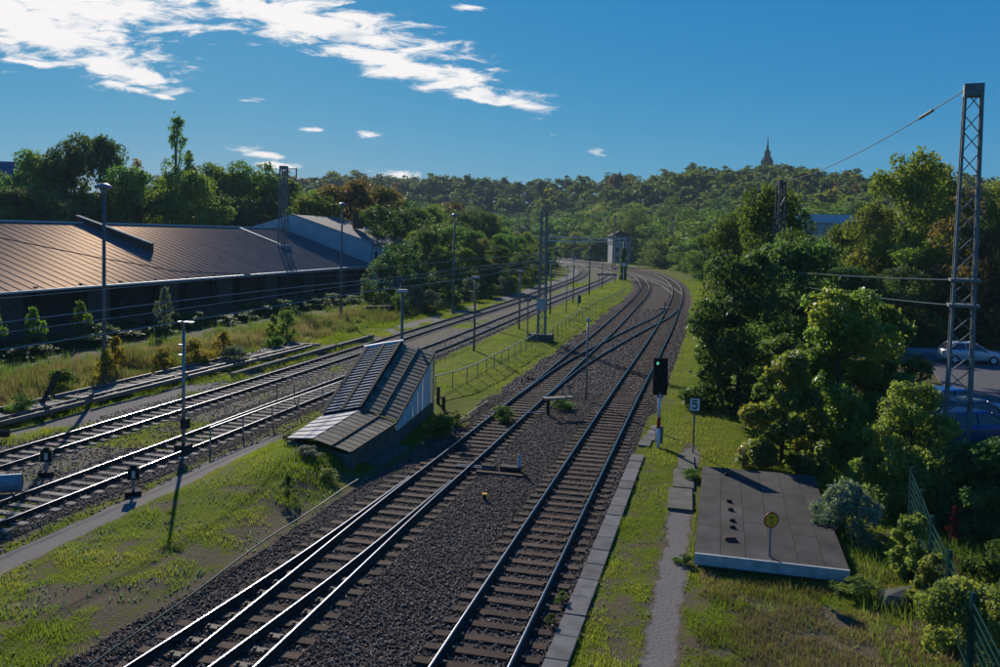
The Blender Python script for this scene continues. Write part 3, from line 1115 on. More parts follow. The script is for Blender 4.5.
UP = Vector((0, 0, .04))
MB().slab([rl + UP * .4, kl + UP * .4, km + UP * .4, rm + UP * .4], .04).build('roof_base', [m_timber], root)
sheets(rl + UP, kl + UP, rm + UP, km + UP, 22, [m_lightsheet], 'roof_sheet', .10, 1, .03, .12)
sheets(rm + UP, km + UP, rr_ + UP, kr + UP, 20, [m_mossroof], 'roof_board', .022, 1, .02, .08)
sheets(kl, fl, km, fm, 6, [m_lightsheet], 'roof_sheet', .04, 1)
sheets(km, fm, kr, fr, 11, [m_mossroof], 'roof_board', .014, 1, .02, .08)
for t in (.02, .5, .97):
    for (a0, a1, b0, b1) in ((rl, kl, rm, km), (rm, km, rr_, kr)):
        b = MB()
        b.beam(lerp(a0, b0, t) + Vector((0, 0, .085 if a0 is rm else .15)), lerp(a1, b1, t) + Vector((0, 0, .085 if a0 is rm else .15)), .07 if a0 is rm else .13, .05)
        b.build('roof_batten', [m_timber], root)
for t in (.5, .97):
    b = MB()
    b.beam(lerp(km, kr, t) + Vector((0, 0, .04)), lerp(fm, fr, t) + Vector((0, 0, .04)), .06, .04)
    b.build('roof_batten', [m_timber], root)
b = MB()
b.tube([rl + Vector((-.1, .15, .1)), lerp(rl, rm, .5) + Vector((0, .15, .12)), rm + Vector((.1, .15, .1))], .12, 8)
b.build('ridge_pipe', [m_trim], root)
dr = Vector((.0, 0, 0))
bot = lambda p, z: Vector((p.x, p.y, z))
inn = Vector((-.14, .04, 0))
b = MB()
b.hexa([bot(kr, .0) + inn, bot(rr_, .0) + inn, bot(rr_, .0) + inn * 2.4, bot(kr, .0) + inn * 2.4], [bot(kr, .62) + inn, bot(rr_, .62) + inn, bot(rr_, .62) + inn * 2.4, bot(kr, .62) + inn * 2.4])
b.hexa([bot(fr, -.1) + inn, bot(kr, -.1) + inn, bot(kr, -.1) + inn * 2.4, bot(fr, -.1) + inn * 2.4], [bot(fr, .66) + inn, bot(kr, .94) + inn, bot(kr, .94) + inn * 2.4, bot(fr, .66) + inn * 2.4])
b.hexa([bot(fl, -.1) - inn, bot(rl, -.1) - inn, bot(rl, -.1) - inn * 2, bot(fl, -.1) - inn * 2], [bot(fl, .66) - inn, bot(rl, .70) - inn, bot(rl, .70) - inn * 2, bot(fl, .66) - inn * 2])
b.hexa([bot(fl, -.1), bot(fr, -.1), bot(fr, -.1) + Vector((.05, .2, 0)), bot(fl, -.1) + Vector((.05, .2, 0))], [bot(fl, .66), bot(fr, .66), bot(fr, .66) + Vector((.05, .2, 0)), bot(fl, .66) + Vector((.05, .2, 0))])
b.build('plinth', [m_concd], root)
n_p = 7
for side, (a, c) in enumerate(((kr, rr_), (kl, rl))):
    sg = 1 if side == 0 else -1
    for k in range(n_p):
        t0, t1 = .06 + .93 * k / n_p, .06 + .93 * (k + .86) / n_p
        p0, p1 = lerp(a, c, t0) + inn * 1.2 * sg, lerp(a, c, t1) + inn * 1.2 * sg
        off = inn * .35 * sg
        zl = .62
        if p0.z < zl + .1: p0.z = zl + .12
        MB().hexa([bot(p0, zl), bot(p1, zl), bot(p1, zl) + off, bot(p0, zl) + off], [p0 - UP, p1 - UP, p1 - UP + off, p0 - UP + off]).build('wall_panel', [m_white], root)
b = MB()
b.beam(bot(rr_, 0) + inn * .8, rr_ + inn * .8 - UP, .09)
b.beam(bot(rl, 0) - inn * .8, rl - inn * .8 - UP, .09)
b.build('corner_post', [m_grey], root)


def railing(pts, h, gap, label, mat, mid=False):
    """posts with a rail on top, along ground points"""
    p = spline(pts, .2, 2)
    L = np.r_[0, np.cumsum(np.hypot(*np.diff(p, axis=0).T))]
    n = max(2, int(L[-1] / gap) + 1)
    q = np.linspace(0, L[-1], n)
    P = [(np.interp(a, L, p[:, 0]), np.interp(a, L, p[:, 1])) for a in q]
    base = (P[0][0], P[0][1], 0)
    root = thing('railing', label, 'railing', base)
    Z = [gheight(*a) for a in P]
    for (x, y), z in zip(P, Z):
        b = MB()
        b.beam((x - base[0], y - base[1], z - .1), (x - base[0], y - base[1], z + h), .05)
        b.build('post', [mat], root)
    b = MB()
    b.tube([(x - base[0], y - base[1], z + h) for (x, y), z in zip(P, Z)], .03, 6)
    b.build('top_rail', [mat], root)
    if mid:
        b = MB()
        b.tube([(x - base[0], y - base[1], z + h * .5) for (x, y), z in zip(P, Z)], .022, 6)
        b.build('mid_rail', [mat], root)


railing([(-3.35, 45.5), (-1.25, 50.5), (3.0, 66.8)], .95, 1.75, 'grey tube railing on the island from the shelter up to the lattice mast', m_grey)
railing([(4.6, 72), (10.4, 97), (16.3, 118.5), (19.5, 132)], .95, 2.4, 'long thin railing along the island edge beyond the lattice mast', m_grey)
railing([(-11.3, 33.2), (-9.9, 38.4), (-8.1, 44.6)], .9, 2.0, 'handrail on the grass between the shelter and the yard track', m_grey)
railing([(21.7, 141), (24.2, 152), (25.3, 160)], 1.1, 3., 'short railing at the far tip of the grass island', m_grey)
for (x, y, h_, lb) in ((-3.0, 42.8, 1.0, 'short dark post standing alone just behind the shelter'), (-2.62, 41.2, .8, 'stubby dark post touching the corner of the shelter')):
    tag(MB().box((x, y, h_ / 2), (.16, .16, h_)).build('wooden_post', [m_timber], bevel=.02), lb, 'post')

# ------------------------------------------------------------------ lamp posts, masts
def pole_part(root, h, r0, r1, mat):
    b = MB()
    b.tube([(0, 0, -.1), (0, 0, h * .5), (0, 0, h)], [r0, (r0 + r1) / 2, r1], 8)
    b.build('pole', [mat], root, smooth=True)


def mushroom_lamp(x, y, h, label, size=1.):
    root = thing('lamp_post', label, 'lamp post', (x, y, gheight(x, y)))
    pole_part(root, h - .45, .13, .085, m_post)
    b = MB()
    b.lathe([(.09, h - .5), (.17, h - .45), (.17, h - .18), (.1, h - .12)], n=10)
    b.build('lantern', [m_grey], root, smooth=True)
    b = MB()
    b.lathe([(.0, h + .08), (.18, h + .06), (.42 * size, h - .08), (.46 * size, h - .2), (.3, h - .16), (.1, h - .12)], n=16)
    b.build('lamp_shade', [m_grey], root, smooth=True)
    b = MB()
    b.box((0, 0, .5), (.28, .24, 1.0))
    b.build('base_box', [m_post], root)


mushroom_lamp(-21.6, 46.3, 10.95, 'tall lamp post with mushroom shade beside the shed, with its foot in the weeds')
mushroom_lamp(-15.85, 84.8, 11.3, 'tall slim lamp post before the far corner of the shed roof')
mushroom_lamp(-5.0, 91.6, 10.9, 'tall slim lamp post beyond the yard tracks, before the yellowing bushes', .8)


def t_lamp(x, y, h, label, first=False):
    root = thing('platform_lamp', label, 'platform lamp', (x, y, gheight(x, y)), HEAD + .1, 'lamps along the grass island')
    pole_part(root, h - .1, .085, .07, m_post)
    b = MB()
    b.box((0, 0, h), (.62, .32, .16), taper=.85)
    b.build('lamp_head', [m_dirtywhite], root, bevel=.02)
    b = MB()
    b.box((0, 0, h - .1), (.46, .24, .05))
    b.build('diffuser', [m_glass], root)
    return root


t_lamp(-5.15, 45.0, 5.55, 'flat headed lamp post rising just behind the shelter')
t_lamp(-1.82, 63, 5.5, 'flat headed lamp post standing on the grass with its foot in view, second from shelter')
t_lamp(1.87, 78.4, 5.4, 'flat headed lamp post standing on the grass just left of the lattice mast')
t_lamp(5.64, 94.1, 5.9, 'flat headed lamp post on the grass, first one beyond the lattice mast')
t_lamp(9.7, 111.9, 5.9, 'flat headed lamp post on the far grass near the dwarf signal')
t_lamp(17.3, 143.6, 4.9, 'flat headed lamp post near the far tip of the island, nearest the ivy mast')
root = thing('platform_lamp', 'thin pale pole on the grass between two flat headed lamps beyond the lattice mast', 'pole', (7.55, 95.7, 0))
pole_part(root, 5.4, .05, .04, m_grey)
b = MB().lathe([(0, 5.5), (.12, 5.45), (.12, 5.3), (0, 5.25)], n=8)
b.build('cap', [m_grey], root)


def lattice(name, label, x, y, h, w0, w1, rz, mat, solo=True, panels=None, d0=None, d1=None, leg=.13, cap=True):
    """tapered lattice mast: four legs, cross braces on every face"""
    g = gheight(x, y) if y < 200 else 0
    root = thing(name, label, 'lattice mast', (x, y, g), rz)
    d0, d1 = d0 or w0, d1 or w1
    c = lambda sx, sy, z: Vector((sx * (w0 + (w1 - w0) * z / h) / 2, sy * (d0 + (d1 - d0) * z / h) / 2, z))
    for sx in (-1, 1):
        for sy in (-1, 1):
            b = MB()
            b.beam(c(sx, sy, -.2), c(sx, sy, h), leg)
            b.build('leg', [mat], root)
    n = panels or max(4, int(h / (w0 * .9)))
    zs = [h * (1 - (1 - k / n) ** 1.0) for k in range(n + 1)]
    zs[0] = .35
    joined = MB()
    for k in range(n):
        for f in range(4):
            A, B = [((-1, -1), (1, -1)), ((1, -1), (1, 1)), ((1, 1), (-1, 1)), ((-1, 1), (-1, -1))][f]
            if (k + f) % 2: A, B = B, A
            b = MB() if solo else joined
            b.beam(c(*A, zs[k]), c(*B, zs[k + 1]), leg * .62, leg * .4)
            if solo: b.build('brace', [mat], root)
    if not solo:
        joined.build('bracing', [mat], root)
    if cap:
        b = MB()
        b.box((0, 0, h + .05), (w1 + leg * 1.15, d1 + leg * 1.15, .42))
        b.build('head_plate', [mat], root)
    b = MB()
    b.box((0, 0, .0), (w0 + .55, d0 + .55, .7))
    b.build('footing', [m_conc], root, bevel=.03)
    return root


big = lattice('lattice_mast', 'tall grey lattice mast rising above the bushes next to the parked cars', 16.45, 30.1, 14.1, .80, .52, -.40, m_mast, True, 20, .8, .5, .085)
for z in (6.6, 7.5):
    b = MB()
    b.box((0, 0, z), (1.2 - z * .035, 1.35 - z * .05, .09))
    b.build('cross_frame', [m_mast], big)
isl = lattice('lattice_mast', 'grey lattice mast with a white plate standing on a concrete block on the grass island', 3.55, 70.3, 10.7, .62, .42, HEAD, m_mast, True, 14, leg=.085, cap=False)
b = MB()
b.box((0, -.42, 3.0), (.75, .12, .95))
b.build('notice_plate', [m_dirtywhite], isl)
b = MB()
b.box((0, -.1, .25), (1.9, 1.3, .55))
b.build('concrete_block', [m_concd], isl)
b = MB()
b.tube([(-1.15, -.2, 0), (-1.15, -.2, 3.3)], .05)
b.box((-1.15, -.25, 3.3), (.5, .1, .25))
b.build('side_pole', [m_post], isl)
rf = lattice('roof_mast', 'lattice mast with a short bracket standing on the ribbed shed roof', *ST(97.5, SH_T - 6.5), 16.6, 1.0, .7, HEAD, m_mast, False, 16, leg=.12)
rf.location.z = 0
for ch in list(rf.children):
    if ch.name.startswith('footing'):
        ch.location.z = 6.5
b = MB()
b.beam((.2, 0, 16.5), (1.9, 0, 16.5), .12)
b.tube([(1.75, 0, 16.5), (1.75, 0, 15.5)], .08)
b.build('bracket', [m_mast], rf)
for (u_x, u_y, hh, lb) in ((20.6, 63., 12.9, 'lattice mast half hidden in the willow tree beyond the dark bush'),
                           (31.0, 232., 14.5, 'far lattice mast behind the bend beside the signal box'),
                           (47.5, 236., 14.5, 'far lattice mast in front of the trees on the outside of the bend'),
                           (8.2, 262., 16.5, 'far lattice mast at the end of the signal gantry'),
                           (46., 176., 11.5, 'slim lattice mast at the edge of the trees outside the bend'),
                           (6.6, 330., 17., 'tall far lattice mast before the dark wood where the tracks vanish')):
    lattice('lattice_mast', lb, u_x, u_y, hh, .75, .45, .2, m_far, False, 14, leg=.10)

# signal gantry across the tracks in the bend
root = thing('signal_gantry', 'long lattice gantry spanning the tracks far off in the bend', 'gantry', (8.5, 262, 0), R(-4))
b = MB()
for z in (7.3, 8.4):
    for y in (-.4, .4):
        b.beam((0, y, z), (30, y, z), .34)
b.build('chord', [m_trim], root)
b = MB()
for k in range(20):
    b.beam((k * 1.5, -.4, 7.4 + .8 * (k % 2)), (k * 1.5 + 1.5, -.4, 8.2 - .8 * (k % 2)), .09)
    b.beam((k * 1.5, .4, 7.4 + .8 * (k % 2)), (k * 1.5 + 1.5, .4, 8.2 - .8 * (k % 2)), .09)
b.build('bracing', [m_far], root)
for x in (0, 10, 30):
    b = MB()
    b.beam((x, -.4, 0), (x, -.4, 8.2), .26)
    b.beam((x, .4, 0), (x, .4, 8.2), .26)
    b.build('gantry_leg', [m_far], root)
for x in (6, 14, 19, 24):
    b = MB()
    b.tube([(x, 0, 8.2), (x, 0, 9.2)], .06)
    b.box((x, 0, 8.9), (.35, .25, .8))
    b.build('signal_head', [m_grey], root)

# ------------------------------------------------------------------ signals and signs
x, y = 6.75, 35.1
root = thing('light_signal', 'black colour light signal with a green lamp lit on a red and white post', 'railway signal', (x, y, gheight(x, y)), .03)
b = MB()
b.tube([(0, 0, -.1), (0, 0, .85)], .075, 10)
b.tube([(0, 0, 1.32), (0, 0, 2.35)], .075, 10, mat=0)
b.build('white_post', [m_white], root, smooth=True)
b = MB()
b.tube([(0, 0, .85), (0, 0, 1.32)], .077, 10)
b.build('red_band', [m_red], root, smooth=True)
b = MB()
b.box((.0, -.02, 3.02), (.60, .10, 1.55))
b.box((0, .12, 3.0), (.46, .2, 1.35))
b.build('backboard', [m_black], root, bevel=.03)
b = MB()
b.box((0, 0, 2.2), (.3, .16, .12))
b.build('bracket', [m_grey], root)
b = MB()
b.box((.06, .11, .55), (.30, .16, .72))
b.build('control_box', [m_post], root, bevel=.02)
m_em = bpy.data.materials.new('green_signal_light')
m_em.use_nodes = True
e = m_em.node_tree.nodes['Principled BSDF']
e.inputs['Base Color'].default_value = (.05, .4, .3, 1)
e.inputs['Emission Color'].default_value = (.16, .85, .62, 1)
e.inputs['Emission Strength'].default_value = .5
for (dx, z, lit) in ((-.14, 3.58, 1), (.17, 3.28, 0), (-.02, 3.10, 0), (-.18, 2.95, 0), (.14, 2.7, 0)):
    b = MB()
    b.lathe([(.0, .0), (.062, .0), (.075, .02), (.075, .13), (.085, .13), (.085, -.02)], n=12)
    o = b.build('lamp', [m_black], root)
    o.location = (dx, -.07, z)
    o.rotation_euler = (R(90), 0, 0)
    b = MB()
    b.lathe([(0, .03), (.06, .022), (.07, .0)], n=12)
    g = b.build('lens', [m_em if lit else m_glass], o)

# digit plate
x, y = 8.04, 34.3
root = thing('number_sign', 'small white square sign with black 5 on a thin post', 'sign', (x, y, gheight(x, y)), -.1)
b = MB()
b.tube([(0, .03, -.1), (0, .03, 2.2)], .032, 8)
b.build('post', [m_post], root)
b = MB()
b.box((0, 0, 1.98), (.44, .03, .54))
bd = b.build('border', [m_black], root, bevel=.01)
b = MB()
b.box((0, -.018, 1.98), (.39, .014, .49))
b.build('plate', [m_white], bd)
b = MB()
Z = 1.98
for (ax, az, bx, bz) in ((-.085, .155, .095, .155), (-.085, .155, -.095, .02)):
    b.beam((ax, -.029, Z + az), (bx, -.029, Z + bz), .012, .058)
arc = [(-.095, .02), (-.03, .05), (.045, .04), (.09, -.01), (.1, -.07), (.07, -.13), (.0, -.16), (-.07, -.145), (-.1, -.11)]
for p, q in zip(arc[:-1], arc[1:]):
    b.beam((p[0], -.029, Z + p[1]), (q[0], -.029, Z + q[1]), .012, .058)
b.build('numeral', [m_black], bd)

# round sign
x, y = 7.32, 22.15
root = thing('round_sign', 'round yellow sign with red rim and black T before the flat roof', 'sign', (x, y, gheight(x, y)), .2)
b = MB()
b.tube([(0, .03, -.1), (0, .03, 1.62)], .03, 8)
b.build('post', [m_grey], root)


def disc(r, y, th, name, mat, par, ri=0.):
    b = MB()
    b.lathe([(ri, -th / 2), (r, -th / 2), (r, th / 2), (ri, th / 2)] + ([(ri, -th / 2)] if ri else []), n=28)
    o = b.build(name, [mat], par)
    o.location = (0, y, 1.38)
    o.rotation_euler = (R(90), 0, 0)
    return o


disc(.215, 0, .02, 'rim', m_red, root)
disc(.178, -.014, .012, 'face', m_yel, root)
b = MB()
b.box((0, -.024, 1.36), (.036, .008, .22))
b.box((0, -.0245, 1.455), (.13, .008, .024))
b.box((0, -.025, 1.36), (.012, .012, .20), mat=1)
b.build('symbol', [m_black, m_yel], root)

# dwarf signal, thin posts, points gear
x, y = 9.7, 104.2
root = thing('dwarf_signal', 'small dwarf signal with a white face on the far grass island', 'railway signal', (x, y, 0), .1)
b = MB(); b.tube([(0, 0, 0), (0, 0, .7)], .06); b.build('post', [m_black], root)
b = MB(); b.box((.1, 0, 1.1), (.36, .25, .95)); b.build('housing', [m_black], root)
b = MB(); b.box((-.12, -.14, 1.1), (.14, .04, .85)); b.build('white_face', [m_white], root)
x, y = 4.76, 45.3
root = thing('thin_post', 'thin grey post with a small lamp between the main tracks at the crossover', 'post', (x, y, 0))
pole_part(root, 4.2, .055, .045, m_grey)
b = MB(); b.lathe([(0, 4.45), (.09, 4.4), (.12, 4.28), (.05, 4.2)], n=10); b.build('lamp_head', [m_dirtywhite], root)
x, y = 13.5, 128.
root = thing('thin_post', 'tall post with signal arms at the end of the island grass', 'post', (x, y, 0))
pole_part(root, 7.6, .11, .08, m_far)
b = MB(); b.box((0, -.1, 5.3), (.9, .12, .25)); b.box((0, -.12, 6.4), (.4, .2, .9)); b.build('signal_head', [m_far], root)
x, y = 24.9, 171.8
root = thing('ivy_mast', 'mast wrapped in green ivy at the far tip of the grass island', 'mast', (x, y, 0))
pole_part(root, 7.9, .2, .16, m_far)
IVY = root
x, y = 20.6, 163.6
root = thing('track_sign', 'low board on two posts at the far tip of the island beside the tracks', 'sign', (x, y, 0), .1)
for sx in (-1.6, 1.6):
    b = MB(); b.beam((sx, 0, 0), (sx, 0, 1.5), .12); b.build('post', [m_far], root)
b = MB(); b.box((0, 0, 1.6), (3.9, .1, .35)); b.build('board', [m_far], root)
b = MB(); b.box((3.2, -.3, 3.6), (.75, .06, .65)); b.beam((3.2, -.22, 0), (3.2, -.22, 3.3), .09); b.build('white_plate', [m_white], root)


def points_lantern(x, y, rz, label, g=None):
    root = thing('points_lantern', label, 'points lantern', (x, y, 0), rz)
    b = MB(); b.box((0, 0, .08), (.5, .4, .16)); b.build('base', [m_black], root)
    b = MB(); b.tube([(0, 0, .1), (0, 0, .55)], .05); b.build('spindle', [m_grey], root)
    b = MB(); b.box((0, 0, .72), (.36, .3, .38)); b.build('lantern_body', [m_black], root, bevel=.02)
    b = MB(); b.box((.182, 0, .72), (.01, .10, .24)); b.box((0, -.152, .72), (.10, .01, .24)); b.build('lantern_glass', [m_dirtywhite], root)
    b = MB(); b.lathe([(.13, .91), (.08, .99), (.0, 1.02)], n=8); b.build('lantern_cap', [m_black], root)


points_lantern(*ST(23.5, -18.35), .4, 'points lantern with white panes at the edge of the inner yard track')
points_lantern(*ST(24.4, -22.6), .4, 'points lantern between the two yard tracks at the left edge, beside the barrel')
x, y = .45, 31.0
root = thing('points_machine', 'grey points machine with a small white topped lantern between the main tracks', 'points machine', (x, y, 0), HEAD)
b = MB(); b.box((.1, 0, .15), (.75, .38, .2)); b.build('motor_box', [m_timber], root, bevel=.03)
b = MB(); b.box((-.75, .05, .12), (.5, .3, .16)); b.build('crank_box', [m_black], root, bevel=.02)
b = MB(); b.tube([(-2.0, .1, .09), (-.5, .1, .12)], .025); b.tube([(-2.0, -.12, .09), (-.5, -.12, .12)], .025); b.build('throw_rod', [m_grey], root)
b = MB(); b.lathe([(.07, .24), (.085, .30), (.085, .50), (.05, .55), (.05, .60), (.08, .63), (.055, .70), (0, .72)], (.42, 0, 0), 10); b.build('lantern_body', [m_dirtywhite], root, smooth=True)
b = MB(); b.box((-.1, -.55, .05), (1.9, .2, .14)); b.build('support_timber', [m_wood], root)
tag(MB().box((-.35, 27.6, .10), (.12, .10, .2)).box((-.35, 27.6, .22), (.17, .13, .04), mat=1).build('marker_post', [m_black, m_yel]), 'small yellow topped marker peg in the ballast before the points machine', 'marker')
x, y = 2.95, 41.2
root = thing('points_lever', 'points lever stand with a ring handle on a small plank between the main tracks', 'points lever', (x, y, 0), .35)
b = MB(); b.box((0, 0, .86), (1.5, .4, .09)); b.build('plank', [m_pale], root)
b = MB(); b.beam((-.5, 0, 0), (-.5, 0, .82), .13); b.beam((-.42, .1, .3), (.1, .1, .8), .06); b.build('stand_leg', [m_timber], root)
b = MB(); b.tube([(.45 + .2 * math.cos(a), 0, 1.22 + .26 * math.sin(a)) for a in np.linspace(0, 6.28, 13)], .035); b.tube([(.45, 0, .9), (.45, 0, 1.0)], .03); b.build('ring_handle', [m_post], root)
b = MB(); b.tube([(-1.9, .1, .18), (-.6, .05, .2)], .03); b.build('throw_rod', [m_grey], root)
x, y = 28.6, 112.5
root = thing('points_machine', 'far points machine with a white lantern on the outside of the bend', 'points machine', (x, y, .05), .3)
b = MB(); b.box((0, 0, .2), (1.3, .6, .35)); b.build('motor_box', [m_post], root)
b = MB(); b.lathe([(.16, .3), (.16, .8), (.0, 1.0)], (-.2, 0, 0), 8); b.build('lantern_body', [m_white], root)
x, y = 22.2, 105.
root = thing('points_lever', 'low points gear with short lever between the tracks in the bend', 'points lever', (x - 1.6, y, .0), .3)
b = MB(); b.box((0, 0, .12), (1.8, .35, .2)); b.build('rod_cover', [m_pale], root)
b = MB(); b.beam((-.2, 0, .1), (-.1, .0, .95), .1); b.build('lever', [m_black], root)

# pole with cross plate, cable drum, debris
x, y = -12.25, 32.9
root = thing('wire_post', 'slim grey post with a flat cross plate on top between the yard tracks', 'post', (x, y, 0), HEAD)
pole_part(root, 4.75, .075, .06, m_grey)
b = MB(); b.box((.1, 0, 5.1), (.62, .22, .05)); b.tube([(0, 0, 4.7), (0, 0, 5.1)], .05); b.build('cross_plate', [m_grey], root)
b = MB(); b.box((.12, -.05, 1.15), (.28, .25, .4)); b.box((0, 0, .15), (.5, .5, .3)); b.build('junction_box', [m_timber], root)
for z in (3.8, 4.2):
    b = MB(); b.box((-.12, 0, z), (.2, .1, .05)); b.build('bracket', [m_grey], root)
o = MB()
o.tube([(-.5, 0, .32), (.5, 0, .32)], .3, 14)
o = o.build('cable_drum', [material('pale_blue_drum', (.22, .30, .33), .6, (.14, .2, .22), 4)], smooth=False)
o.location = (*ST(22.3, -22.3), .02); o.rotation_euler = (0, 0, .3)
tag(o, 'pale blue barrel lying between the yard tracks at the left edge', 'barrel')
r2 = random.Random(8)
for (s_, tt, L_, lb) in ((27.5, -28.2, 1.4, 'dark log lying on the dirt left of the outer yard track'), (29., -30.6, 1.7, 'dark bundle lying on the old siding boards')):
    b = MB()
    b.tube([(-L_ / 2, 0, .22), (0, .05, .26), (L_ / 2, 0, .2)], [.16, .2, .15], 8)
    o = b.build('log', [m_timber]); o.location = (*ST(s_, tt), .1); o.rotation_euler = (0, 0, .4)
    tag(o, lb, 'log')
o = MB().beam((0, 0, 0), (.5, .6, 1.5), .16).build('broken_post', [m_timber])
o.location = (*ST(33.2, -31.0), .25)
tag(o, 'leaning broken dark post in the weeds by the old siding', 'post')
root = thing('sleeper_stack', 'pile of old dark sleepers in the weeds beside the outer yard track', 'timber pile', (-12.6, 91., .2), .5)
for k in range(9):
    b = MB(); b.box((r2.uniform(-.3, .3), (k % 4) * .4 - .6, .15 + .24 * (k // 4)), (3.4, .3, .22), r2.uniform(-.1, .1)); b.build('timber', [m_rust if k % 3 else m_brick], root)
o = MB().hexa([(-.5, -.3, 0), (.5, -.35, 0), (.55, .3, 0), (-.4, .35, 0)], [(-.3, -.2, .3), (.35, -.3, .22), (.45, .2, .38), (-.4, .2, .25)]).build('broken_concrete', [m_concd], bevel=.05)
o.location = (9.85, 20.3, .0)
tag(o, 'broken lump of grey concrete in the dry grass near the green fence', 'rubble')
for k, (x, y, h_, lb) in enumerate(((-9.75, 41.6, 1.3, 'thin wire hoop between the yard tracks behind the handrail'),)):
    b = MB(); b.tube([(-.45, 0, 0), (-.45, 0, h_ * .7), (-.2, 0, h_), (.2, 0, h_), (.45, 0, h_ * .7), (.45, 0, -.0)], .022)
    o = b.build('wire_hoop', [m_far]); o.location = (x - 1., y + 1.2, 0); o.rotation_euler = (0, 0, .5)
    tag(o, lb, 'wire hoop')

# green signal cable along the ballast edge of the island
pts = [(*ST(s_, -11.75 + .25 * math.sin(s_ * .2) + (.0 if s_ > 24 else -.0)), .16 + .03 * math.sin(s_)) for s_ in np.arange(12, 43, .8)]
tag(MB().tube(pts, .022, 5).build('signal_cable', [m_green]), 'thin green cable running along the ballast edge of the island', 'cable')

# ------------------------------------------------------------------ overhead wires
def wire(pts, r, label, drops=0, mat=None):
    b = MB()
    b.tube(pts, r, 5)
    o = b.build('overhead_wire', [mat or m_wire])
    return tag(o, label, 'wire', 'overhead wires')


def along(key, off, z, y1, sag=.12):
    ln = LN[key][(LN[key][:, 1] > 2) & (LN[key][:, 1] < y1)][::3]
    nr = normals2(ln)
    P = ln + nr * off
    return [(p[0], p[1], z - sag * math.sin(k * .16) ** 2) for k, p in enumerate(P)]


wire(along('B', .45, 5.22, 175), .022, 'lowest overhead wire above the inner yard track, ending at the slim post line')
wire(along('B', .1, 5.66, 150), .016, 'thin overhead wire second from the bottom above the inner yard track')
wire(along('A', .0, 5.28, 190), .024, 'thick overhead wire above the outer yard track crossing the dark shed wall')
wire(along('A', -.1, 6.15, 170), .018, 'thin overhead wire just under the shed gutter above the outer yard track')
ST3 = lambda s, t, z: (*ST(s, t), z)
b = MB()
Q = spline([(-28.2, 35.5), (-26.1, 37), (-23.5, 40), (-17.6, 46), (-12.9, 55), (-8, 66)], .5, 2)
P = [(a, c, float(np.interp(c, [35, 37, 40, 43, 46, 55, 66], [9.1, 8.74, 8.1, 7.15, 6.4, 5.75, 5.6]))) for a, c in Q]
wire(P, .026, 'sagging dark wire crossing in front of the sunlit shed roof', mat=m_far)
g = big.location
top = Vector((g.x - .2, g.y + .3, 14.2))
E2 = Vector((20.6, 63., 13.1))
P = [top.lerp(E2, k) for k in np.linspace(0, 1, 24)]
P = [(p.x, p.y, p.z - .5 * 4 * (k / 23) * (1 - k / 23)) for k, p in enumerate(P)]
o = wire(P, .022, 'dark stay wire from the tall lattice mast head down to the mast in the willow', mat=m_far)
b = MB(); b.tube([P[2], P[3]], .06, 6); b.build('insulator', [m_far], o)
for (z, e, lb) in ((7.5, (15.3, 52.5, 7.1), 'upper pale wire from the tall lattice mast into the dark tree'),
                   (6.6, (15.5, 46.2, 6.5), 'lower pale wire from the tall lattice mast into the dark tree')):
    a = Vector((g.x - .35, g.y + .4, z))
    P = [a.lerp(Vector(e), k) for k in np.linspace(0, 1, 16)]
    wire([(p.x, p.y, p.z - .12 * 4 * (k / 15) * (1 - k / 15)) for k, p in enumerate(P)], .019, lb)

# ------------------------------------------------------------------ signal box, church, far buildings
root = thing('signal_box', 'narrow pale signal box tower with dark roof beside the bend', 'signal box', (40.8, 293, 0), .1)
b = MB(); b.box((0, 0, 3.3), (6.2, 7, 6.6)); b.build('tower_wall', [m_dirtywhite], root)
b = MB(); b.box((0, 0, 7.9), (6.6, 7.4, 2.6)); b.build('upper_storey', [m_dirtywhite], root)
b = MB(); b.hexa([(-3.8, -4.2, 9.2), (3.8, -4.2, 9.2), (3.8, 4.2, 9.2), (-3.8, 4.2, 9.2)], [(-.4, -2.2, 11.0), (.4, -2.2, 11.0), (.4, 2.2, 11.0), (-.4, 2.2, 11.0)]); b.build('roof', [m_copper], root)
for k in range(3):
    b = MB(); b.box((-2 + k * 2, -3.72, 8.1), (1.5, .1, 1.4)); b.build('window', [m_glass], root)
for (x, z) in ((-1.4, 4.6), (1.4, 4.6), (-1.4, 1.6)):
    b = MB(); b.box((x, -3.52, z), (.9, .1, 1.3)); b.build('window', [m_glass], root)

hz_ = lambda x, y: float(hill_h(np.array([x]), np.array([y]))[0])
x, y = 213.5, 690.
root = thing('church_tower', 'dark slender church tower with stepped spire on the ridge', 'church tower', (x, y, 21))
k_ = 46 - 20
b = MB(); b.box((0, 0, 22), (9.5, 9.5, 46)); b.build('tower_shaft', [m_copper], root)
b = MB(); b.lathe([(6.2, 45), (6.5, 47), (4.9, 49.5), (5.1, 52), (3.9, 54), (2.6, 56)], n=8); b.build('dome', [m_copper], root)
b = MB(); b.lathe([(2.4, 55.8), (2.4, 58.5), (2.9, 58.8), (1.7, 60.5)], n=8); b.build('lantern_stage', [m_copper], root)
b = MB(); b.lathe([(1.7, 60.3), (1.0, 62), (.6, 65), (.25, 69.5), (.25, 71)], n=8); b.build('spire', [m_copper], root)
root = thing('church_turret', 'tiny pointed turret just beside the church tower', 'turret', (236.5, 690, 13))
b = MB(); b.lathe([(2.0, 0), (2.0, 42), (2.4, 42.5), (1.0, 47), (.2, 53)], n=8); b.build('turret_roof', [m_copper], root)
root = thing('hill_turret', 'dark pointed roof turret poking out of the wooded ridge', 'turret', (71, 515, 21))
b = MB(); b.box((0, 0, 9), (5, 5, 20)); b.build('wall', [m_copper], root)
b = MB(); b.lathe([(3.9, 19), (2.2, 22), (.5, 26), (.1, 28)], n=6); b.build('turret_roof', [m_copper], root)
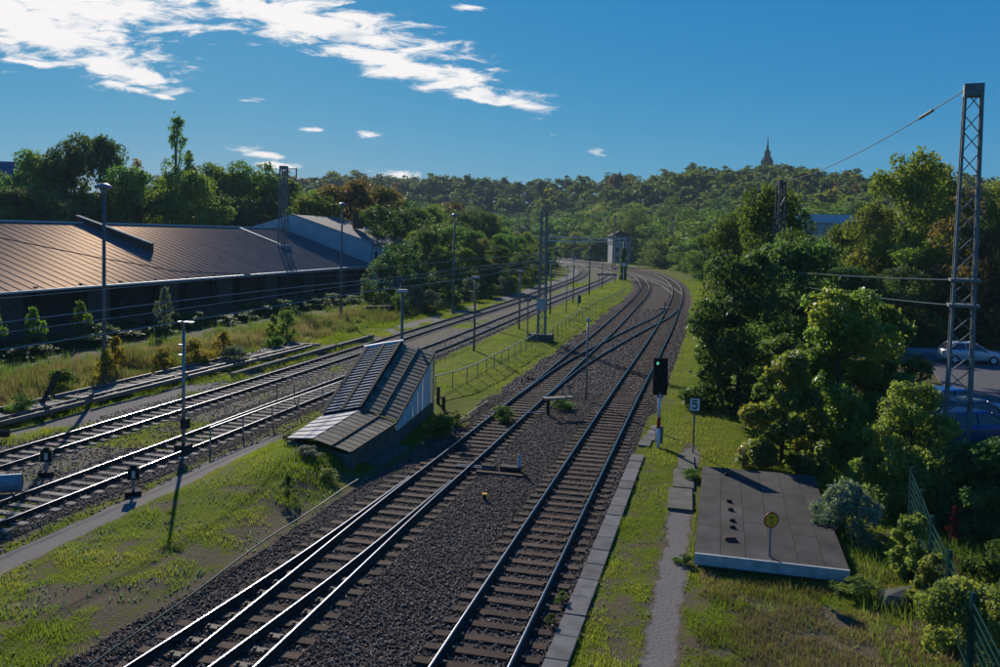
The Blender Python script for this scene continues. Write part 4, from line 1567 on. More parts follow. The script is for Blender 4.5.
root = thing('white_building', 'long low white flat roofed building among the trees', 'building', (79, 218, 0), -.25)
b = MB(); b.box((3, 5, 6.8), (27, 12, 13.6)); b.build('wall', [m_render], root)
b = MB(); b.hexa([(-12, -2, 13.6), (18, -2, 13.6), (18, 12, 13.6), (-12, 12, 13.6)], [(-9.5, 0, 15.8), (17, 0, 15.8), (17, 10, 15.8), (-9.5, 10, 15.8)]); b.build('roof', [m_dirtywhite], root)
for k in range(6):
    b = MB(); b.box((-8 + k * 4.2, -1.05, 11.6), (3., .1, 1.8)); b.build('window', [m_glass], root)
m_blue = material('blue_roof_metal', (.04, .10, .19), .5, (.03, .08, .15), 2)
root = thing('blue_roof_building', 'corner of a dark blue roofed building behind the trees at the left edge', 'building', (-96, 160, 0), .3)
b = MB(); b.box((0, 0, 8), (24, 12, 16)); b.build('wall', [m_blue], root)
b = MB(); b.hexa([(-13, -7, 16), (13, -7, 16), (13, 7, 16), (-13, 7, 16)], [(-13, -.5, 20.5), (13, -.5, 20.5), (13, .5, 20.5), (-13, .5, 20.5)]); b.build('roof', [m_blue], root)

# ------------------------------------------------------------------ parked cars
def car(x, y, rz, label, paint, z=.24):
    root = thing('parked_car', label, 'car', (x, y, z), rz, 'parked cars')
    secs = [(-2.05, .80, .34, .70), (-1.95, .84, .30, .95), (-1.2, .87, .28, 1.0), (0, .88, .28, .98), (1.0, .87, .28, .94), (1.75, .83, .30, .80), (2.05, .72, .36, .62)]
    vs, fs = [], []
    for (px, w, zb, zt) in secs:
        for (yy, zz) in ((-w * .92, zb), (-w, zb + .22), (-w, zt - .12), (-w * .9, zt), (w * .9, zt), (w, zt - .12), (w, zb + .22), (w * .92, zb)):
            vs.append((px, yy, zz))
    n = 8
    for i in range(len(secs) - 1):
        for j in range(n):
            fs.append((i * n + j, i * n + (j + 1) % n, (i + 1) * n + (j + 1) % n, (i + 1) * n + j))
    fs += [tuple(range(7, -1, -1)), tuple((len(secs) - 1) * n + j for j in range(8))]
    o = MB().add(vs, fs).build('body', [paint], root, smooth=True, bevel=.03)
    cab = [(-1.75, .74, 1.0, .60, -1.45, 1.42), ]
    low = [(-1.85, -.76, .96), (1.05, -.78, .93), (1.05, .78, .93), (-1.85, .76, .96)]
    up = [(-1.35, -.60, 1.44), (.15, -.62, 1.46), (.15, .62, 1.46), (-1.35, .60, 1.44)]
    MB().hexa(low, up).build('window', [m_glass], root, bevel=.04)
    MB().hexa([(-1.42, -.61, 1.43), (.2, -.63, 1.45), (.2, .63, 1.45), (-1.42, .61, 1.43)], [(-1.3, -.5, 1.50), (.05, -.52, 1.51), (.05, .52, 1.51), (-1.3, .5, 1.50)]).build('roof', [paint], root, bevel=.02)
    for sy in (-1, 1):
        for (p, q) in (((1.02, .785, .94), (.16, .63, 1.455)), ((-.55, .775, .96), (-.55, .62, 1.45)), ((-1.84, .765, .97), (-1.36, .61, 1.445))):
            MB().beam((p[0], sy * p[1], p[2]), (q[0], sy * q[1], q[2]), .07).build('roof_pillar', [paint], root)
    for px in (-1.3, 1.3):
        for sy in (-1, 1):
            b = MB()
            b.tube([(px, sy * .66, .31), (px, sy * .89, .31)], .31, 18)
            w = b.build('wheel', [m_black], root)
            b = MB(); b.tube([(px, sy * .885, .31), (px, sy * .9, .31)], .2, 14); b.build('rim', [m_trim], w)
    for sy in (-1, 1):
        MB().box((1.98, sy * .52, .68), (.14, .34, .14)).build('headlight', [m_white], root, bevel=.02)
        MB().box((-2.0, sy * .64, .82), (.12, .22, .2)).build('tail_light', [m_red], root, bevel=.02)
        MB().box((.85, sy * .92, .98), (.16, .18, .12)).build('mirror', [paint], root, bevel=.02)
    return root


def paint(name, c):
    return material(name, c, .28, tuple(q * .92 for q in c), 1, metal=.25, spec=.6)


car(20.6, 36.2, .25, 'dark blue car parked below the tall mast, nearest the fence', paint('dark_blue_paint', (.012, .065, .20)))
car(21.9, 38.8, .25, 'grey roofed car parked behind the dark blue car', paint('grey_car_paint', (.16, .18, .2)))
car(22.6, 41.6, .25, 'bright blue car parked in the row behind the grey car', paint('bright_blue_paint', (.035, .19, .42)))
car(34.2, 61.4, -.12, 'silver hatchback parked on the far side of the road in the shade', paint('silver_car_paint', (.50, .56, .60)))

# ------------------------------------------------------------------ green mesh fence
FP = [(13.9, 27.4), (12.79, 25.82), (11.95, 23.5), (11.08, 21.21), (10.29, 18.87), (9.5, 16.5), (8.7, 14.1), (7.9, 11.7)]
root = thing('mesh_fence', 'green wire mesh fence with square posts, overgrown by climbing plants', 'fence', (*FP[1], 0))
ox, oy = FP[1]
for k, (x, y) in enumerate(FP):
    z = gheight(x, y)
    b = MB(); b.box((x - ox, y - oy, z + .88), (.09, .09, 1.96), .2); b.build('post', [m_green], root)
    b = MB(); b.box((x - ox, y - oy, z + 1.88), (.085, .085, .04), .2); b.build('post_cap', [m_green], root)
for (a, c) in zip(FP[:-1], FP[1:]):
    za, zc = gheight(*a), gheight(*c)
    for zz in np.arange(.1, 1.85, .2):
        b = MB(); b.beam((a[0] - ox, a[1] - oy, za + zz), (c[0] - ox, c[1] - oy, zc + zz), .016, .016)
        b.build('rail', [m_green], root)
    b = MB()
    for q in np.linspace(.03, .97, 38):
        x, y, z = a[0] + (c[0] - a[0]) * q - ox, a[1] + (c[1] - a[1]) * q - oy, za + (zc - za) * q
        b.beam((x + .012, y, z + .08), (x + .012, y, z + 1.75), .003)
    tag(b.build('wire_panel', [m_green], root), kind='stuff')
# ------------------------------------------------------------------ vegetation
def unit(v):
    return v / np.maximum(np.linalg.norm(v, axis=-1, keepdims=True), 1e-6)


def leaves(cent, nrm, size, tint, rg, asp=.62):
    n = len(cent)
    a = unit(np.cross(nrm, rg.normal(size=(n, 3))))
    b = np.cross(nrm, a)
    sz = (size * rg.uniform(.45, 1.55, n))[:, None]
    a, b = a * sz * .5, b * sz * .5 * asp
    v = np.stack([cent - a, cent + b - a * .1, cent + a, cent - b - a * .1], 1).reshape(-1, 3)
    f = np.arange(4 * n).reshape(n, 4)
    return v, f, np.clip(tint, 0, 1)


def crown_data(seed, Hh, Rr, zc, n_lobes, n_leaf, leaf, form='round', lobe=(.24, .42), open_=.0):
    rg = np.random.default_rng(seed)
    f = rg.random(n_lobes)
    if form == 'round':
        f = .08 + .86 * f
        pr = np.sqrt(np.clip(1 - (2 * f - 1.) ** 2, 0, 1)) ** .75 * (1.08 - .28 * f)
    elif form == 'bush':
        f = f ** 1.15 * .92
        pr = np.sqrt(np.clip(1 - f ** 2.2, 0, 1))
    elif form == 'tall':
        f = f ** .8
        pr = np.clip(np.minimum(f / .2, 1) ** .6 * (1 - f) ** .8 * 1.2, .10, 1)
    else:                                  # cone
        pr = np.clip(1 - f, .05, 1)
    th = rg.uniform(0, 6.283, n_lobes)
    rad = Rr * pr * (1 - rg.random(n_lobes) ** 1.8 * .8) * .8
    c = np.c_[rad * np.cos(th), rad * np.sin(th), zc + f * (Hh - zc) * .95]
    lr = Rr * rg.uniform(*lobe, n_lobes) * (.75 + .25 * pr)
    spr_ = rg.random(n_lobes) < .22          # sprigs that break the outline
    c[spr_, :2] *= 1.28
    c[spr_, 2] += Hh * rg.uniform(-.02, .06, spr_.sum())
    lr = np.where(spr_, lr * .5, lr)
    lt = rg.uniform(0, 1, n_lobes)
    per = (n_leaf * lr ** 2 / (lr ** 2).sum()).astype(int) + 3
    C, Nn, T = [], [], []
    for k in range(n_lobes):
        d = unit(rg.normal(size=(per[k], 3)) + np.array([0, 0, .25]))
        r = lr[k] * (.45 + .62 * rg.random(per[k]) ** .6)
        # twig structure: leaves gather in small sprays
        spr = unit(rg.normal(size=(max(4, per[k] // 14), 3)) + np.array([0, 0, .2]))
        pick = spr[rg.integers(0, len(spr), per[k])]
        d = unit(d * .55 + pick)
        squash = np.array([1, 1, .82])
        C.append(c[k] + d * r[:, None] * squash + rg.normal(0, leaf * .35, (per[k], 3)))
        Nn.append(unit(d * .6 + rg.normal(size=(per[k], 3)) * .8 + np.array([0, 0, .3])))
        T.append(np.clip(lt[k] * .68 + rg.random(per[k]) * .28, 0, 1))
    C, Nn, T = np.vstack(C), np.vstack(Nn), np.concatenate(T)
    if open_:
        keep = rg.random(len(C)) > open_
        C, Nn, T = C[keep], Nn[keep], T[keep]
    C[:, 2] = np.maximum(C[:, 2], .05)
    v, fc, t = leaves(C, Nn, leaf, T, rg)
    # trunk and limbs
    b = MB()
    r0 = max(.03, Hh * .017)
    top = Hh * (.7 if form != 'tall' else .93)
    pts = [(0, 0, -.2)] + [(math.sin(k * 2.1 + seed) * Rr * .04, math.cos(k * 1.7 + seed) * Rr * .04, top * k / 5) for k in range(1, 6)]
    b.tube(pts, [r0 * 1.35, r0, r0 * .85, r0 * .68, r0 * .5, r0 * .25], 7)
    for k in rg.permutation(n_lobes)[:min(n_lobes, 12)]:
        z = max(zc * .6, min(c[k][2] * .72, top))
        q = z / top * 5
        i0 = min(4, int(q))
        p0 = Vector(pts[i0 + 0]).lerp(Vector(pts[i0 + 1]), q - i0) if i0 > 0 else Vector((0, 0, z))
        p1 = Vector(c[k])
        mid = p0.lerp(p1, .5) + Vector((0, 0, -.05 * Rr))
        b.tube([p0, mid, p1], [r0 * .45, r0 * .3, r0 * .1], 5)
    return v, fc, t, b


PROTO = {}


def proto(key, *a, **kw):
    v, f, t, b = crown_data(*a, **kw)
    c = npmesh('crown', v, f, L_mid, tint=t)
    k = b.build('trunk', m_bark, smooth=True)
    PROTO[key] = (c.data, k.data)
    bpy.data.objects.remove(c)
    bpy.data.objects.remove(k)


for k in range(6):
    proto(f'far{k}', 20 + k, 14, 5.0 + .5 * (k % 3), .4, 34, 9500, .42, 'round', lobe=(.30, .48))
for k in range(6):
    proto(f'mid{k}', 40 + k, 12, 4.4, 1.0, 46, 13000, .27, 'round' if k < 4 else 'bush', lobe=(.18, .36))
for k in range(2):
    proto(f'slim{k}', 60 + k, 14, 2.9, 1., 130, 6500, .20, 'tall', lobe=(.10, .24), open_=.1)
proto('fir', 70, 12, 2.4, .8, 40, 2500, .45, 'cone', lobe=(.2, .32))
for k in range(3):
    proto(f'shrub{k}', 80 + k, 2.2, 1.25, .05, 22, 4200, .12, 'bush', lobe=(.25, .45))
for k in range(2):
    proto(f'weed{k}', 90 + k, 1.6, .75, .05, 16, 1500, .10, 'tall', lobe=(.22, .4))


def plant(key, x, y, h, w, leafm, name, label, cat='tree', group=None, z=None, bark=None, leaf_name='crown'):
    cd, kd = PROTO[key]
    H0 = {'far': 14, 'mid': 12, 'sli': 14, 'fir': 12, 'shr': 2.2, 'wee': 1.6}.get(key[:3]) or DIM[key][0]
    R0 = {'far': 5.6, 'mid': 4.4, 'sli': 2.9, 'fir': 2.4, 'shr': 1.25, 'wee': .75}.get(key[:3]) or DIM[key][1]
    if z is None: z = gheight(x, y) if y < 300 else 0.
    root = thing(name, label, cat, (x, y, z), random.uniform(0, 6.28), group)
    root.scale = (w / R0, w / R0, h / H0)
    for nm, data, mt in (('trunk', kd, bark or m_bark), (leaf_name, cd, leafm)):
        o = bpy.data.objects.new(nm, data)
        COL.objects.link(o)
        o.parent = root
        o.material_slots[0].link = 'OBJECT'
        o.material_slots[0].material = mt
    return root


DIM = {}
PAL = {'d': (L_dark, 'dark green'), 'm': (L_mid, 'fresh green'), 'y': (L_yel, 'yellowing'), 'r': (L_rust, 'rusty brown'), 's': (L_silver, 'silvery')}
rr = random.Random(21)


def hill_place(u, off):
    w = 'above the gabled building' if u < 430 else 'left of the far gantry' if u < 555 else 'behind the signal box' if u < 690 else 'below the church tower' if u < 800 else 'right of the church tower'
    return ('at the foot of the wooded hill ' if off < 30 else 'on the wooded hill ') + w


def u2x(u, y):
    return (u - 500) / 850 * y


def top_h(u, v, y, z=0.):
    return CAM_H - (v - 235 - .022 * (u - 500)) / 850 * y - z


# wooded hill: every tree its own object, crowns reach the skyline of the photograph's ridge
placed = 0
FAR = []
SPOT = []
nrm_ = normals2(HILL_EDGE)
seg_ = np.r_[0, np.cumsum(np.hypot(*np.diff(HILL_EDGE, axis=0).T))]
for (off, sp, pal) in ((9, 11, 'mmyd'), (22, 12, 'mmmdm'), (42, 13.5, 'dmmydmm'), (66, 14, 'dmmdmmmy'), (92, 14, 'dmmdmmy'), (118, 12.5, 'ddmmmdr'), (144, 9, 'ddmmd'), (160, 9, 'ddmdm'), (176, 9, 'ddm')):
    q = rr.uniform(0, sp)
    while q < seg_[-1]:
        j = int(np.searchsorted(seg_, q))
        x, y = HILL_EDGE[min(j, len(seg_) - 1)] + nrm_[min(j, len(seg_) - 1)] * (off + rr.uniform(-4, 4))
        q += sp * rr.uniform(.8, 1.2)
        x, y = float(x), float(y)
        u = 500 + 850 * x / max(y, 1)
        if y < 215 or not (195 < u < 1010) or (abs(x - 39) < 8 and y < 306): continue
        SPOT.append((x, y))
        p = rr.choice(pal)
        if u > 860: p = rr.choice('dmyr')
        z = hz_(x, y)
        h = rr.uniform(15.5, 20.5) if off > 15 else rr.uniform(8.5, 12)
        if off > 140:
            h = min(20, max(8, top_h(u, np.interp(u, SKY_U, SKY_V) + rr.uniform(-5, 8), y, z)))
        w = rr.uniform(8.4, 11.6) * (h / 16.5) ** .7
        if off > 90:
            FAR.append((x, y, z - .3, h, w, rr.randrange(3), p))
            continue
        plant('fir' if rr.random() < .03 else f'far{rr.randrange(6)}', x, y, h, w, PAL[p][0], 'broadleaf_tree',
              f'{PAL[p][1]} tree {hill_place(u, off)}', group=f'{PAL[p][1]} trees {hill_place(u, off)}', z=z - .3)
        placed += 1

# more of the same trees where the rows leave gaps on the slope
for k in range(1500):
    y = rr.uniform(290, 520)
    x = u2x(rr.uniform(380, 800), y)
    o_ = float(hill_off([x], [y])[0])
    if not 18 < o_ < 142 or min(math.hypot(x - a, y - c) for a, c in SPOT) < 9.3: continue
    SPOT.append((x, y))
    p = rr.choice('dmmydm')
    h = rr.uniform(13, 17)
    if o_ > 72:
        FAR.append((x, y, hz_(x, y) - .3, h, rr.uniform(6.8, 8.6), rr.randrange(3), p))
        continue
    plant(f'far{rr.randrange(6)}', x, y, h, rr.uniform(6.8, 8.6), PAL[p][0], 'broadleaf_tree',
          f'{PAL[p][1]} tree {hill_place(500 + 850 * x / y, o_)}', group=f'{PAL[p][1]} trees {hill_place(500 + 850 * x / y, o_)}', z=hz_(x, y) - .3)
    placed += 1

# the last rows along the ridge read as one wood
FV, FF, FT, FM = [], [], [], []
lite = [crown_data(120 + k, 14, 5.4, .4, 26, 1700, 1.0, 'round', lobe=(.32, .5)) for k in range(3)]
base = 0
for (x, y, z, h, w, k, p) in FAR:
    v, f, t, _ = lite[k]
    a = rr.uniform(0, 6.28)
    c, s_ = math.cos(a), math.sin(a)
    q = v * np.array([w / 5.6, w / 5.6, h / 14])
    FV.append(np.c_[q[:, 0] * c - q[:, 1] * s_ + x, q[:, 0] * s_ + q[:, 1] * c + y, q[:, 2] + z])
    FF.append(f + base)
    FT.append(t)
    FM.append(np.full(len(f), {'d': 0, 'm': 1, 'y': 2, 'r': 3}[p]))
    base += len(v)
tag(npmesh('far_wood', np.vstack(FV), np.vstack(FF), [L_dark, L_mid, L_yel, L_rust], tint=np.concatenate(FT), midx=np.concatenate(FM)),
    'dense far wood along the ridge line on the horizon', 'wood', kind='stuff')

# strip on the outside of the bend
for (off, y0, y1, sp, hmin, hmax, pal) in ((8.5, 66, 215, 6.5, 4, 7, 'mmyd'), (15, 58, 215, 8, 7, 10, 'mymdy'), (24, 74, 215, 9.5, 9, 12, 'dmym'), (36, 84, 215, 11, 10, 13, 'dmyyr'), (50, 96, 200, 15, 11, 15, 'dmym')):
    ln = LN['D']
    nr = normals2(ln)
    y = y0
    while y < y1:
        j = int(np.argmin(np.abs(ln[:, 1] - y)))
        p0 = ln[j] + nr[j] * (off + rr.uniform(-1.6, 1.6))
        x, yy_ = float(p0[0]), float(p0[1])
        u = 500 + 850 * x / yy_
        ok = not (x > 18 and yy_ < 70) and not (64 < x < 104 and 200 < yy_ < 240) and u < 1030 and not (790 < u < 875 and yy_ > 120 and yy_ < 218)
        if u > 880 and 60 < yy_ < 75: ok = False
        if ok:
            q = rr.choice(pal)
            h = rr.uniform(hmin, hmax)
            belt = ('at the track side of the outer bend belt ' if off < 18 else 'deep in the belt outside the bend ') + ('behind the willow' if u > 760 else 'left of the willow')
            plant(f'mid{rr.randrange(6)}', x, yy_, h, h * rr.uniform(.33, .43), PAL[q][0], 'broadleaf_tree',
                  f'{PAL[q][1]} tree {belt}', group=f'{PAL[q][1]} trees {belt}')
        y += sp * rr.uniform(.8, 1.25)

# trees beyond the yard, left of the tracks
for (off, y0, y1, sp, hmin, hmax, pal) in ((-9, 132, 240, 8, 3, 5.5, 'myds'), (-15, 122, 260, 8, 7, 11, 'mydm'), (-24, 122, 300, 10, 11.5, 15.5, 'dmydm'), (-37, 130, 330, 13, 14.5, 19, 'dmmyr'), (-56, 150, 340, 16, 17, 21, 'dmm'), (-84, 170, 340, 19, 16, 20, 'ddmy')):
    ln = LN['A']
    nr = normals2(ln)
    y = y0
    while y < y1:
        j = int(np.argmin(np.abs(ln[:, 1] - y)))
        p0 = ln[j] + nr[j] * (off + rr.uniform(-1.8, 1.8))
        x, yy_ = float(p0[0]), float(p0[1])
        q = rr.choice(pal)
        h = rr.uniform(hmin, hmax)
        u = 500 + 850 * x / yy_
        yard = ('in front along the yard tracks ' if off > -18 else 'in the thicket beyond the yard ') + ('left of the slim lamp post' if u < 452 else 'right of the slim lamp post')
        plant(f'mid{rr.randrange(6)}', x, yy_, h, h * rr.uniform(.34, .45), PAL[q][0], 'broadleaf_tree',
              f'{PAL[q][1]} tree {yard}', group=f'{PAL[q][1]} trees {yard}')
        y += sp * rr.uniform(.8, 1.25)

# trees behind the shed roof, one by one
for (u, v, y, w, p, key, lb) in (
        (8, 162, 104, 5.5, 'm', 'mid0', 'leafy tree at the left edge behind the shed ridge, beside the blue roof'),
        (-30, 160, 108, 6, 'd', 'mid1', 'dark tree cut by the left edge behind the shed ridge'),
        (-80, 150, 108, 6, 'd', 'mid2', 'dark tree outside the left edge behind the shed'),
        (42, 150, 110, 5.6, 'm', 'mid1', 'fresh green tree left of the two tall crowns behind the shed'),
        (74, 134, 109, 5.4, 'd', 'mid2', 'tallest dark rounded crown behind the brick fire wall'),
        (106, 138, 113, 5.6, 'd', 'mid3', 'second tall dark crown just right of the tallest one behind the shed'),
        (124, 163, 103, 5.5, 'm', 'mid4', 'bushy green tree behind the mushroom lamp'),
        (148, 152, 122, 4.4, 'r', 'mid0', 'small brownish crown left of the birch'),
        (176, 116, 118, 4.2, 'm', 'slim0', 'tall thin birch with a pointed loose crown above all other trees'),
        (188, 150, 121, 3.6, 'm', 'slim1', 'slender birch leaning against the tall pointed one'),
        (168, 168, 106, 5., 'y', 'mid5', 'yellowish green tree under the birch'),
        (196, 172, 108, 5.2, 'y', 'mid3', 'yellow green tree right below the birch'),
        (222, 163, 124, 5.8, 'm', 'mid1', 'broad green tree between the birch and the roof mast'),
        (252, 161, 128, 6., 'm', 'mid2', 'broad green tree just left of the roof mast'),
        (283, 186, 134, 5., 'r', 'mid0', 'rust coloured tree right behind the roof mast'),
        (306, 190, 150, 5.5, 'y', 'mid4', 'yellowing tree right of the roof mast above the pale gable'),
        (335, 196, 160, 5.5, 'y', 'mid3', 'yellow green tree over the grey brown roof'),
        (20, 185, 95, 5.5, 'd', 'mid4', 'low dark tree close behind the ridge at the left edge'),
        (60, 186, 98, 5.5, 'd', 'mid5', 'low dark tree close behind the ridge beside the fire wall'),
        (98, 188, 100, 5.5, 'd', 'mid0', 'low dark tree close behind the ridge right of the fire wall top'),
        (140, 186, 104, 5.5, 'm', 'mid1', 'low green tree close behind the ridge below the brown crown'),
        (228, 192, 112, 5.5, 'd', 'mid5', 'low dark tree close behind the ridge before the broad green trees'),
        (262, 196, 118, 5., 'd', 'mid4', 'low dark tree behind the ridge next to the pale gable')):
    y *= 1.32
    w *= 1.28
    x = u2x(u, y)
    h = top_h(u, v, y) * 1.02
    if w > 5: w = min(w, h * .46)
    plant(key, x, y, h, w, PAL[p][0], 'birch_tree' if 'slim' in key else 'broadleaf_tree', lb, bark=m_birch if 'slim' in key else None, z=0)

# single trees and bushes that can be picked out
for (u, v, y, w, mt, key, nm, lb) in (
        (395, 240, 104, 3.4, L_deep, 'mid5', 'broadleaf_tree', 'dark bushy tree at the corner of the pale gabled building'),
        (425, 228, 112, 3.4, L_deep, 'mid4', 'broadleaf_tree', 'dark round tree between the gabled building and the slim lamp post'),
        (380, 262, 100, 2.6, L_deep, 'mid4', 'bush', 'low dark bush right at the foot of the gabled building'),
        (462, 246, 126, 3.0, L_yel, 'mid4', 'broadleaf_tree', 'small yellow tree just right of the slim lamp post'),
        (480, 236, 138, 3.0, L_rust, 'mid5', 'broadleaf_tree', 'orange tinged tree behind the small yellow one'),
        (497, 244, 132, 3.2, L_mid, 'mid4', 'broadleaf_tree', 'leafy green tree right of the yellow tree beyond the yard tracks'),
        (520, 250, 150, 3.2, L_mid, 'mid5', 'broadleaf_tree', 'rounded green tree next to the tracks left of the island lattice mast'),
        (905, 149, 84, 4.6, L_yel, 'mid1', 'broadleaf_tree', 'tall loose tree with yellow brown top left of the tall lattice mast'),
        (935, 163, 88, 4.4, L_yel, 'mid2', 'broadleaf_tree', 'tall yellowing tree just behind the tall lattice mast'),
        (872, 205, 86, 4.2, L_yel, 'mid3', 'broadleaf_tree', 'yellow brown tree on the right of the white flat roofed building'),
        (985, 186, 74, 4.8, L_rust, 'mid0', 'broadleaf_tree', 'orange brown tree at the right edge beyond the road'),
        (1030, 170, 80, 5.5, L_yel, 'mid1', 'broadleaf_tree', 'tall tree outside the right edge beyond the road'),
        (955, 200, 92, 4.5, L_dark, 'mid3', 'broadleaf_tree', 'dark tree between the yellowing tree and the orange one'),
        (838, 222, 92, 4., L_mid, 'mid4', 'broadleaf_tree', 'green tree under the white flat roofed building'),
        (815, 232, 80, 3.6, L_mid, 'mid5', 'broadleaf_tree', 'lighter green tree right of the willow'),
        (840, 246, 98, 4.0, L_yel, 'mid4', 'broadleaf_tree', 'yellowish bushy tree above the two pale wires'),
        (880, 238, 96, 4.2, L_mid, 'mid5', 'broadleaf_tree', 'bushy green tree above the pale wires left of the mast'),
        (765, 183, 67, 3.7, L_mid, 'mid1', 'willow_tree', 'tall light green willow around the half hidden mast'),
        (735, 205, 84, 3.6, L_mid, 'mid2', 'willow_tree', 'drooping yellow green tree left of the tall willow'),
        (790, 225, 58, 3.0, L_mid, 'mid4', 'broadleaf_tree', 'leafy green tree on the right foot of the tall willow'),
        (705, 235, 150, 4.5, L_mid, 'mid3', 'broadleaf_tree', 'green tree standing left of the drooping willow beside the bend')):
    x = u2x(u, y)
    plant(key, x, y, top_h(u, v, y) * 1.02, w, mt, nm, lb, cat='bush' if nm == 'bush' else 'tree', z=0)
k = 0
for (u, v, y, w) in ((850, 262, 73, 3.4), (880, 272, 71, 3.4), (905, 262, 74, 3.6), (935, 266, 75, 3.6), (962, 262, 76, 3.8), (990, 258, 76, 4), (1020, 255, 76, 4), (1060, 255, 74, 4)):
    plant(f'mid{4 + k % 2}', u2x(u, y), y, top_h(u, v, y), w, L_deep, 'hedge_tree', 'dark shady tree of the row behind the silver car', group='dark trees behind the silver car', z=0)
    k += 1

# the big bushes near the camera, finer leaves, each its own crown
BIG = [  # key, seed, x, y, h, r, z0, lobes, leaves, leaf, form, palette, name, label
    ('big0', 3, 12.3, 43.0, 9.0, 2.9, .0, 60, 24000, .20, 'bush', L_deep, 'big dark leafy bush left of the yellow one, overhanging the grass verge'),
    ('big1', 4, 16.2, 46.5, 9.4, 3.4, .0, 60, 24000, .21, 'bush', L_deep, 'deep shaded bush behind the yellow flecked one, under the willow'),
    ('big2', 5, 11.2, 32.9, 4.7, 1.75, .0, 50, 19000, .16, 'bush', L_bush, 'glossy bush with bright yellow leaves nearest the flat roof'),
    ('big3', 6, 14.2, 35.2, 7.3, 2.7, .0, 64, 33000, .18, 'bush', L_bush, 'large yellow flecked bush, tallest in front of the dark ones'),
    ('big4', 7, 16.9, 36.9, 6.4, 2.0, .0, 50, 20000, .18, 'bush', L_bush, 'dark green bush between the yellow flecked one and the tall mast'),
    ('big5', 8, 13.75, 27.9, 4.4, 2.0, .0, 52, 27000, .13, 'bush', L_pale, 'rounded light green bush in front of the tall lattice mast'),
    ('big6', 9, 10.55, 25.2, 1.5, 1.25, .0, 34, 10000, .10, 'bush', L_silver, 'low grey green bush leaning over the edge of the flat roof'),
    ('big7', 10, 11.05, 22.1, 1.7, .6, .0, 30, 7000, .10, 'bush', L_pale, 'climbing plant with yellow green leaves on the far part of the mesh fence'),
    ('big8', 11, 10.45, 19.9, 1.6, .55, .0, 26, 6000, .10, 'bush', L_pale, 'narrow climber hanging on the fence between two posts'),
    ('big9', 12, 10.0, 17.1, 1.8, 1.4, .0, 40, 18000, .09, 'bush', L_pale, 'thick light green climber at the near end of the mesh fence'),
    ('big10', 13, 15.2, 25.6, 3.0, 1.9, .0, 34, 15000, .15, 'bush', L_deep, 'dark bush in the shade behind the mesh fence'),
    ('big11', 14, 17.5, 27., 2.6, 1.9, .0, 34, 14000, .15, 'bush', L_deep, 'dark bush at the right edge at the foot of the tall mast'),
    ('big12', 15, 13.6, 21.6, 1.3, 1.3, .0, 30, 9000, .11, 'bush', L_mid, 'low green bush on the shady side of the fence'),
    ('big13', 16, 12.3, 18.6, 1.2, 1.2, .0, 30, 9000, .10, 'bush', L_mid, 'low green bush at the right edge beyond the fence'),
]
for (key, sd_, x, y, h, r, z0, nl, nlf, lf, form, mt, lb) in BIG:
    DIM[key] = (h, r)
    proto(key, sd_, h, r, z0, nl, nlf, lf, form, lobe=(.16, .34))
    plant(key, x, y, h, r, mt, 'bush', lb, cat='bush')
plant('slim0', 13.5, 24.6, 1.15, .28, L_red, 'red_creeper', 'bright red creeper leaves in the shade behind the mesh fence', cat='creeper', leaf_name='foliage')

